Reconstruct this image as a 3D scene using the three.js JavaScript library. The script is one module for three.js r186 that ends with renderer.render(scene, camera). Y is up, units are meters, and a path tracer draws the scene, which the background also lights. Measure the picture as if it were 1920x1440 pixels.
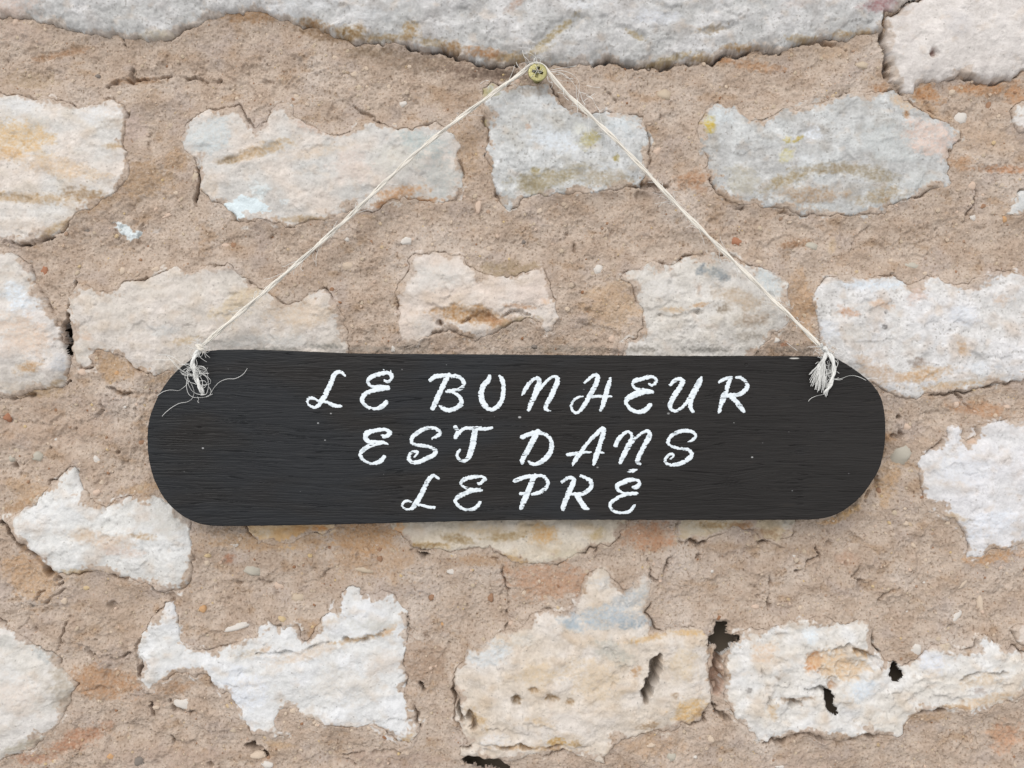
import * as THREE from 'three';
import { mergeGeometries } from 'three/addons/utils/BufferGeometryUtils.js';
import { Brush, Evaluator, SUBTRACTION } from 'three-bvh-csg';

// ------------------------------------------------------------------ camera, sky, light
const D = 0.4346, K = 0.00025;             // camera distance to the wall face, metres per photo pixel on it
const scene = new THREE.Scene();
const camera = new THREE.PerspectiveCamera(45, 4 / 3, 0.01, 20);
camera.position.set(0, 0, D);
camera.lookAt(0, 0, 0);
camera.updateProjectionMatrix();

const skyTex = (() => {
  const w = 128, h = 64, d = new Float32Array(w * h * 4);
  for (let j = 0; j < h; j++) for (let i = 0; i < w; i++) {
    const e = ((j + 0.5) / h - 0.5) * Math.PI, o = (j * w + i) * 4;   // elevation
    const t = Math.max(0, Math.sin(e)), g = e < 0 ? Math.max(0.5, 1 + e * 2.0) : 1;
    d[o] = (0.87 + 0.10 * t) * g; d[o + 1] = (0.875 + 0.105 * t) * g; d[o + 2] = (0.885 + 0.12 * t) * g; d[o + 3] = 1;
  }
  const t = new THREE.DataTexture(d, w, h, THREE.RGBAFormat, THREE.FloatType);
  t.mapping = THREE.EquirectangularReflectionMapping; t.magFilter = THREE.LinearFilter; t.minFilter = THREE.LinearFilter;
  t.needsUpdate = true;
  return t;
})();
scene.background = skyTex;
scene.environment = skyTex;
scene.backgroundIntensity = 0.95;
scene.environmentIntensity = 0.95;

const sun = new THREE.DirectionalLight(new THREE.Color(1, 0.965, 0.92), 1.0);
sun.position.set(-0.5, 0.85, 1.25);
sun.target.position.set(0, 0, 0);
sun.castShadow = true;
sun.shadow.radius = 60;
sun.shadow.mapSize.set(2048, 2048);
Object.assign(sun.shadow.camera, { left: -0.5, right: 0.5, top: 0.4, bottom: -0.4, near: 0.1, far: 4 });
scene.add(sun, sun.target);

const renderer = new THREE.WebGLRenderer({ antialias: true });
renderer.toneMapping = THREE.LinearToneMapping;
renderer.toneMappingExposure = 1.47;
renderer.shadowMap.enabled = true;

// ------------------------------------------------------------------ helpers
function rng(s) { return () => { s |= 0; s = s + 0x6D2B79F5 | 0; let t = Math.imul(s ^ s >>> 15, 1 | s); t = t + Math.imul(t ^ t >>> 7, 61 | t) ^ t; return ((t ^ t >>> 14) >>> 0) / 4294967296; }; }
const PERM = new Uint8Array(512), GX = new Float32Array(256), GY = new Float32Array(256);
{ const r = rng(77), p = [...Array(256).keys()];
  for (let i = 255; i > 0; i--) { const j = Math.floor(r() * (i + 1)); [p[i], p[j]] = [p[j], p[i]]; }
  for (let i = 0; i < 512; i++) PERM[i] = p[i & 255];
  for (let i = 0; i < 256; i++) { const a = r() * Math.PI * 2; GX[i] = Math.cos(a); GY[i] = Math.sin(a); } }
function n2(x, y) {
  const xf = Math.floor(x), yf = Math.floor(y), fx = x - xf, fy = y - yf, X = xf & 255, Y = yf & 255;
  const u = fx * fx * fx * (fx * (fx * 6 - 15) + 10), v = fy * fy * fy * (fy * (fy * 6 - 15) + 10);
  const A = PERM[X] + Y, B = PERM[X + 1] + Y, a = PERM[A], b = PERM[B], c = PERM[A + 1], d = PERM[B + 1];
  const g00 = GX[a] * fx + GY[a] * fy, g10 = GX[b] * (fx - 1) + GY[b] * fy, g01 = GX[c] * fx + GY[c] * (fy - 1), g11 = GX[d] * (fx - 1) + GY[d] * (fy - 1);
  const p = g00 + u * (g10 - g00), q = g01 + u * (g11 - g01);
  return (p + v * (q - p)) * 1.5;
}
const fbm = (x, y, o) => { let s = 0, a = 1, t = 0; for (let i = 0; i < o; i++) { s += a * n2(x, y); t += a; x = x * 2.03 + 17.3; y = y * 2.03 - 9.1; a *= 0.5; } return s / t * 1.35; };
const clamp = (v, a, b) => v < a ? a : v > b ? b : v;
const sstep = (a, b, v) => { const t = clamp((v - a) / (b - a), 0, 1); return t * t * (3 - 2 * t); };
const X_ = (px, z = 0) => (px - 960) * K * (D - z) / D;      // a point of the photograph at the depth of its thing
const Y_ = (py, z = 0) => (720 - py) * K * (D - z) / D;

const taken = {};
function named(o, name) { const n = taken[name] = (taken[name] ?? -1) + 1; o.name = n ? name + '_' + String(n).padStart(3, '0') : name; return o; }
function put(o, name, parent) { named(o, name); o.traverse(c => { c.castShadow = true; c.receiveShadow = true; }); parent.add(o); return o; }
function tag(o, label, category, group) { o.userData.label = label; o.userData.category = category; if (group) o.userData.group = group; return o; }

// ------------------------------------------------------------------ the wall: outlines of its stones, in photo pixels
// p outline, b rim height mm, g bulge mm, r roughness mm, c three tones, s dark speckle, l how far the mortar stands over the rim
const WH = [222, 219, 214], CR = [216, 205, 192], PK = [220, 205, 193], GR = [188, 188, 187], LG = [206, 207, 206], TN = [206, 184, 156], OC = [200, 165, 118];
const STONES = [
  { p: [[-470, -352], [1815, -352], [1790, -120], [1765, -25], [1723, -1], [1703, 6], [1680, 16], [1657, 26], [1650, 60], [1613, 64], [1587, 74], [1557, 76], [1520, 74], [1487, 86], [1460, 99], [1413, 94], [1360, 99], [1340, 113], [1300, 118], [1273, 115], [1240, 128], [1187, 121], [1140, 113], [1107, 119], [1040, 123], [1000, 124], [973, 121], [940, 119], [893, 118], [873, 109], [827, 94], [787, 91], [767, 84], [723, 79], [673, 79], [640, 76], [610, 60], [567, 47], [520, 38], [500, 27], [467, 20], [430, 24], [400, 35], [367, 49], [333, 65], [300, 78], [267, 76], [227, 71], [160, 63], [110, 51], [60, 38], [0, 30], [-120, 25], [-300, 40], [-470, 30]], b: 3.2, g: 2.6, r: 1.1, c: [[194, 193, 191], [211, 209, 208], [176, 171, 167]], s: 0.75, l: -1.9 },
  { p: [[1662, 34], [1685, 20], [1708, 9], [1730, 0], [1772, -20], [1800, -120], [1822, -352], [2390, -352], [2390, 110], [2210, 126], [2050, 128], [1920, 133], [1910, 136], [1897, 148], [1877, 155], [1847, 153], [1827, 148], [1810, 140], [1790, 144], [1770, 153], [1737, 158], [1717, 166], [1710, 177], [1700, 177], [1690, 170], [1673, 152], [1668, 127], [1659, 108], [1658, 83]], b: 3, g: 2.2, r: 0.7, c: [[218, 211, 206], [226, 219, 214], [205, 198, 194]], s: 0.25, l: -2.0 },
  { p: [[-330, 170], [-150, 190], [0, 177], [30, 180], [70, 187], [93, 182], [113, 188], [150, 202], [187, 195], [213, 189], [233, 197], [239, 213], [237, 233], [233, 267], [240, 300], [243, 330], [230, 350], [207, 367], [187, 383], [150, 403], [130, 420], [110, 439], [67, 450], [43, 452], [10, 449], [-60, 445], [-200, 430], [-340, 400]], b: 1.4, g: 1.6, r: 0.7, c: [[220, 216, 211], [223, 212, 202], [205, 194, 180]], s: 0.3, l: 0.1 },
  { p: [[343, 247], [353, 230], [370, 217], [390, 210], [430, 203], [453, 197], [463, 213], [470, 233], [480, 243], [497, 233], [507, 213], [517, 198], [547, 192], [556, 215], [575, 235], [610, 252], [650, 250], [690, 226], [717, 230], [747, 242], [773, 242], [790, 235], [813, 230], [833, 240], [850, 257], [862, 277], [862, 307], [870, 327], [872, 350], [860, 370], [840, 380], [813, 382], [787, 377], [760, 370], [733, 378], [707, 394], [660, 393], [640, 405], [607, 418], [577, 416], [547, 424], [520, 419], [490, 411], [463, 421], [430, 400], [413, 387], [393, 373], [373, 357], [377, 330], [370, 307], [362, 293], [347, 283], [340, 267]], b: 1.2, g: 1.5, r: 0.8, c: [[211, 207, 202], [218, 207, 197], [200, 198, 194]], s: 0.3, l: 0.2 },
  { p: [[903, 167], [923, 153], [940, 160], [960, 163], [990, 157], [1033, 160], [1043, 180], [1053, 197], [1077, 207], [1100, 217], [1120, 213], [1137, 213], [1153, 218], [1170, 208], [1187, 215], [1203, 223], [1208, 247], [1218, 273], [1215, 307], [1207, 333], [1200, 350], [1157, 353], [1120, 360], [1073, 363], [1020, 367], [977, 367], [963, 390], [955, 397], [940, 380], [930, 353], [920, 320], [913, 293], [917, 253], [910, 227], [907, 197]], b: 0.9, g: 1.6, r: 0.8, c: [[201, 201, 199], [216, 217, 217], [182, 178, 170]], s: 0.8, l: 0 },
  { p: [[1310, 230], [1323, 207], [1343, 198], [1363, 202], [1383, 195], [1390, 210], [1403, 223], [1427, 227], [1453, 220], [1467, 203], [1500, 202], [1540, 193], [1560, 183], [1580, 177], [1613, 170], [1633, 173], [1673, 170], [1703, 187], [1723, 203], [1747, 222], [1780, 230], [1800, 247], [1800, 263], [1780, 280], [1777, 300], [1780, 323], [1787, 337], [1780, 350], [1757, 353], [1713, 370], [1670, 383], [1657, 400], [1613, 405], [1567, 403], [1513, 403], [1480, 397], [1430, 387], [1390, 383], [1363, 377], [1340, 360], [1330, 320], [1317, 277], [1310, 253]], b: 0.9, g: 1.4, r: 0.9, c: [[192, 191, 189], [206, 207, 206], [170, 164, 156]], s: 0.7, l: 0.1 },
  { p: [[1892, 205], [1905, 195], [1930, 190], [1990, 200], [2000, 240], [1950, 256], [1915, 250], [1900, 235]], b: 1.4, g: 1, r: 0.5, c: [WH, [222, 214, 210], [210, 205, 200]], s: 0.15, l: 0 },
  { p: [[1883, 395], [1890, 385], [1905, 370], [1925, 358], [1980, 350], [2010, 375], [1980, 400], [1930, 398], [1900, 407]], b: 1.4, g: 1, r: 0.5, c: [WH, LG, [210, 205, 200]], s: 0.15, l: 0 },
  { p: [[-260, 480], [-120, 462], [0, 470], [22, 474], [47, 488], [60, 510], [73, 540], [90, 570], [103, 593], [110, 613], [123, 647], [132, 680], [128, 708], [110, 727], [77, 733], [37, 741], [0, 747], [-120, 755], [-270, 720]], b: 0.8, g: 3.8, r: 1.0, c: [[214, 207, 199], [221, 214, 209], [201, 192, 184]], s: 0.3, l: -0.5 },
  { p: [[133, 557], [143, 530], [160, 528], [180, 543], [200, 548], [220, 542], [233, 527], [253, 523], [277, 523], [300, 512], [320, 503], [337, 503], [360, 510], [383, 503], [407, 497], [427, 488], [440, 497], [450, 513], [473, 533], [493, 543], [510, 553], [533, 567], [560, 570], [580, 550], [600, 542], [620, 550], [637, 577], [648, 610], [655, 660], [650, 720], [560, 760], [420, 750], [340, 712], [317, 693], [290, 702], [267, 697], [240, 677], [213, 660], [187, 660], [173, 670], [177, 687], [160, 693], [147, 680], [137, 657], [138, 630], [133, 613], [128, 583]], b: 1.2, g: 1.8, r: 0.9, c: [[211, 203, 194], [217, 208, 200], [204, 189, 172]], s: 0.35, l: 0.3 },
  { p: [[765, 487], [780, 477], [827, 473], [853, 477], [870, 483], [883, 500], [900, 513], [940, 520], [973, 517], [993, 507], [1017, 503], [1027, 513], [1037, 540], [1040, 563], [1045, 590], [1037, 618], [1020, 622], [1007, 600], [985, 597], [955, 606], [925, 622], [890, 640], [857, 623], [833, 620], [807, 627], [783, 643], [763, 650], [750, 637], [747, 613], [750, 593], [747, 560], [740, 547], [757, 523], [767, 507]], b: 1.2, g: 1.4, r: 1.0, c: [PK, [217, 208, 200], [208, 190, 172]], s: 0.2, l: 0.3 },
  { p: [[1163, 517], [1180, 507], [1207, 500], [1227, 493], [1253, 498], [1273, 490], [1300, 478], [1340, 476], [1380, 484], [1423, 500], [1453, 512], [1477, 530], [1478, 567], [1477, 597], [1467, 617], [1447, 630], [1427, 650], [1413, 668], [1400, 720], [1190, 720], [1163, 690], [1163, 663], [1170, 640], [1197, 630], [1207, 613], [1203, 583], [1193, 563], [1187, 540]], b: 1.5, g: 1.7, r: 0.8, c: [[217, 212, 206], [211, 205, 197], [203, 194, 182]], s: 0.5, l: 0 },
  { p: [[1520, 567], [1530, 547], [1543, 527], [1557, 518], [1580, 517], [1613, 522], [1650, 518], [1680, 522], [1697, 530], [1710, 535], [1727, 530], [1740, 518], [1760, 523], [1787, 530], [1813, 530], [1840, 520], [1867, 507], [1893, 510], [1920, 517], [2060, 520], [2180, 540], [2200, 650], [2100, 715], [1960, 705], [1913, 713], [1873, 718], [1830, 727], [1793, 733], [1767, 733], [1740, 737], [1710, 747], [1673, 743], [1640, 727], [1600, 705], [1565, 690], [1540, 650], [1533, 613], [1530, 587]], b: 1.8, g: 1.7, r: 0.9, c: [[217, 214, 211], [224, 222, 222], [204, 190, 178]], s: 0.65, l: -0.1 },
  { p: [[2200, 790], [2060, 770], [1920, 782], [1880, 787], [1843, 788], [1827, 797], [1830, 817], [1813, 830], [1800, 817], [1803, 800], [1793, 793], [1777, 800], [1770, 817], [1753, 837], [1723, 857], [1720, 873], [1723, 913], [1727, 940], [1740, 957], [1765, 962], [1790, 973], [1807, 1003], [1817, 1027], [1810, 1050], [1833, 1042], [1860, 1032], [1897, 1025], [1920, 1017], [2080, 1020], [2190, 960]], b: 1.2, g: 2.0, r: 0.8, c: [[221, 219, 219], [228, 226, 228], [208, 198, 190]], s: 0.25, l: 0 },
  { p: [[140, 873], [147, 893], [157, 913], [180, 940], [200, 952], [227, 937], [253, 928], [287, 927], [310, 938], [340, 950], [358, 985], [362, 1010], [367, 1037], [363, 1060], [357, 1083], [347, 1100], [333, 1112], [317, 1109], [297, 1105], [277, 1096], [247, 1089], [217, 1077], [187, 1071], [140, 1074], [107, 1075], [87, 1058], [63, 1035], [37, 1015], [20, 992], [10, 973], [30, 965], [67, 947], [87, 920], [107, 900], [130, 877]], b: 1.8, g: 2.0, r: 1.0, c: [[222, 220, 216], [226, 225, 223], [207, 193, 180]], s: 0.25, l: -0.4 },
  { p: [[-260, 1150], [-120, 1160], [0, 1165], [20, 1173], [50, 1200], [80, 1217], [100, 1223], [110, 1243], [130, 1263], [143, 1287], [137, 1310], [123, 1327], [110, 1360], [87, 1380], [60, 1403], [27, 1417], [0, 1427], [-120, 1440], [-270, 1400]], b: 0.2, g: 4.6, r: 0.8, c: [[218, 213, 206], [222, 217, 212], [198, 189, 178]], s: 0.15, l: 0.2 },
  { p: [[328, 1130], [313, 1133], [297, 1153], [277, 1173], [263, 1193], [260, 1217], [267, 1247], [265, 1273], [273, 1300], [290, 1297], [290, 1283], [313, 1277], [330, 1262], [350, 1260], [362, 1270], [383, 1262], [400, 1280], [413, 1297], [433, 1303], [447, 1323], [460, 1350], [470, 1377], [500, 1383], [523, 1387], [537, 1380], [523, 1363], [513, 1347], [533, 1330], [553, 1325], [573, 1343], [600, 1357], [633, 1360], [673, 1367], [700, 1357], [727, 1370], [743, 1387], [767, 1393], [783, 1377], [785, 1357], [777, 1333], [767, 1310], [757, 1283], [767, 1270], [760, 1250], [763, 1220], [765, 1173], [763, 1150], [750, 1130], [740, 1113], [717, 1107], [693, 1107], [680, 1115], [673, 1102], [660, 1102], [640, 1110], [632, 1123], [627, 1143], [603, 1157], [590, 1177], [580, 1200], [570, 1197], [563, 1177], [550, 1168], [523, 1173], [500, 1162], [492, 1173], [483, 1190], [443, 1200], [423, 1212], [393, 1215], [353, 1217], [343, 1200], [337, 1180], [333, 1153]], b: 1.0, g: 1.6, r: 1.1, c: [[222, 221, 219], [227, 227, 228], [216, 206, 195]], s: 0.15, l: 0.5 },
  { p: [[870, 1237], [873, 1220], [887, 1197], [907, 1207], [930, 1190], [963, 1180], [980, 1163], [1000, 1150], [1033, 1143], [1070, 1147], [1073, 1123], [1087, 1107], [1097, 1083], [1117, 1068], [1140, 1075], [1153, 1093], [1170, 1107], [1187, 1100], [1190, 1077], [1210, 1073], [1223, 1093], [1220, 1120], [1210, 1147], [1225, 1167], [1223, 1180], [1257, 1180], [1280, 1178], [1313, 1178], [1328, 1190], [1327, 1247], [1333, 1287], [1335, 1313], [1318, 1330], [1317, 1347], [1280, 1360], [1257, 1370], [1207, 1373], [1160, 1390], [1140, 1403], [1133, 1433], [1100, 1423], [1057, 1407], [1023, 1417], [987, 1417], [960, 1427], [933, 1420], [900, 1417], [857, 1413], [857, 1400], [873, 1390], [867, 1373], [857, 1353], [853, 1327], [857, 1307], [853, 1277], [857, 1253]], b: 1.4, g: 2.2, r: 1.2, c: [[215, 202, 187], [221, 212, 203], [204, 183, 159]], s: 0.35, l: -0.2 },
  { p: [[1373, 1187], [1390, 1182], [1423, 1180], [1447, 1173], [1480, 1165], [1513, 1158], [1547, 1155], [1567, 1167], [1593, 1167], [1620, 1163], [1635, 1180], [1637, 1203], [1643, 1220], [1663, 1243], [1690, 1247], [1713, 1237], [1730, 1223], [1753, 1207], [1773, 1202], [1790, 1212], [1813, 1220], [1827, 1210], [1830, 1190], [1843, 1188], [1867, 1207], [1887, 1220], [1903, 1217], [1920, 1225], [2040, 1230], [2060, 1280], [1960, 1290], [1920, 1290], [1903, 1310], [1873, 1323], [1837, 1333], [1817, 1347], [1807, 1330], [1773, 1327], [1740, 1330], [1713, 1336], [1697, 1353], [1693, 1377], [1657, 1380], [1613, 1372], [1580, 1388], [1553, 1380], [1513, 1372], [1480, 1382], [1437, 1392], [1417, 1383], [1397, 1363], [1373, 1343], [1360, 1313], [1357, 1277], [1360, 1243], [1370, 1213]], b: 1.2, g: 2.0, r: 1.5, c: [[222, 216, 208], [226, 224, 222], [212, 195, 176]], s: 0.35, l: 0 },
  { p: [[1895, 1180], [1905, 1172], [1930, 1170], [1980, 1180], [1985, 1213], [1930, 1212], [1905, 1204]], b: 1.2, g: 0.8, r: 0.5, c: [WH, PK, LG], s: 0.15, l: 0 },
  { p: [[733, 940], [1178, 930], [1178, 980], [1163, 993], [1157, 1015], [1127, 1020], [1107, 1030], [1070, 1048], [1040, 1057], [1000, 1058], [960, 1050], [933, 1037], [923, 1024], [893, 1027], [853, 1032], [807, 1030], [773, 1027], [753, 1010], [735, 985]], b: 0.8, g: 1.4, r: 0.9, c: [[213, 200, 181], [218, 208, 194], [198, 173, 138]], s: 0.35, l: -0.2 },
  { p: [[1268, 940], [1500, 935], [1498, 975], [1487, 990], [1477, 1007], [1460, 1020], [1430, 1013], [1413, 993], [1380, 990], [1357, 997], [1330, 1010], [1300, 1013], [1280, 1013], [1269, 997]], b: 0.6, g: 1.0, r: 0.9, c: [[199, 181, 154], [209, 197, 177], [172, 142, 106]], s: 0.4, l: -0.1 },
  { p: [[445, 945], [620, 945], [628, 985], [607, 1001], [580, 996], [565, 1006], [550, 1020], [520, 1025], [482, 1018], [470, 1000]], b: 0.4, g: 0.8, r: 0.6, c: [[212, 176, 130], [218, 198, 170], [196, 146, 92]], s: 0.25, l: 0.1 },
];
// more of the same masonry beyond the frame
{ const r = rng(5);
  for (const [cx, cy, rx, ry] of [[-380, 600, 90, 110], [-390, 1020, 120, 110], [2330, 380, 110, 120], [2330, 700, 90, 110], [2320, 1120, 100, 90], [2300, 1420, 130, 110], [-390, 1330, 100, 120], [-330, 1640, 160, 90], [60, 1610, 170, 90], [480, 1630, 180, 90], [900, 1610, 170, 100], [1330, 1620, 190, 90], [1760, 1590, 170, 110], [2160, 1640, 160, 90], [-400, 90, 60, 30]]) {
    const p = []; for (let k = 0; k < 22; k++) { const a = k / 22 * Math.PI * 2, q = 0.82 + 0.3 * r(), s = Math.pow(Math.abs(Math.cos(a)), 4) + Math.pow(Math.abs(Math.sin(a)), 4); const f = q / Math.pow(s, 0.2); p.push([cx + Math.cos(a) * rx * f, cy + Math.sin(a) * ry * f]); }
    const t = r(); STONES.push({ p, b: 1.2, g: 1.8, r: 0.9, c: [[214 + 8 * t, 207 + 10 * t, 198 + 14 * t], WH, [205, 190, 173]], s: 0.3, l: 0 });
  } }

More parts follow.
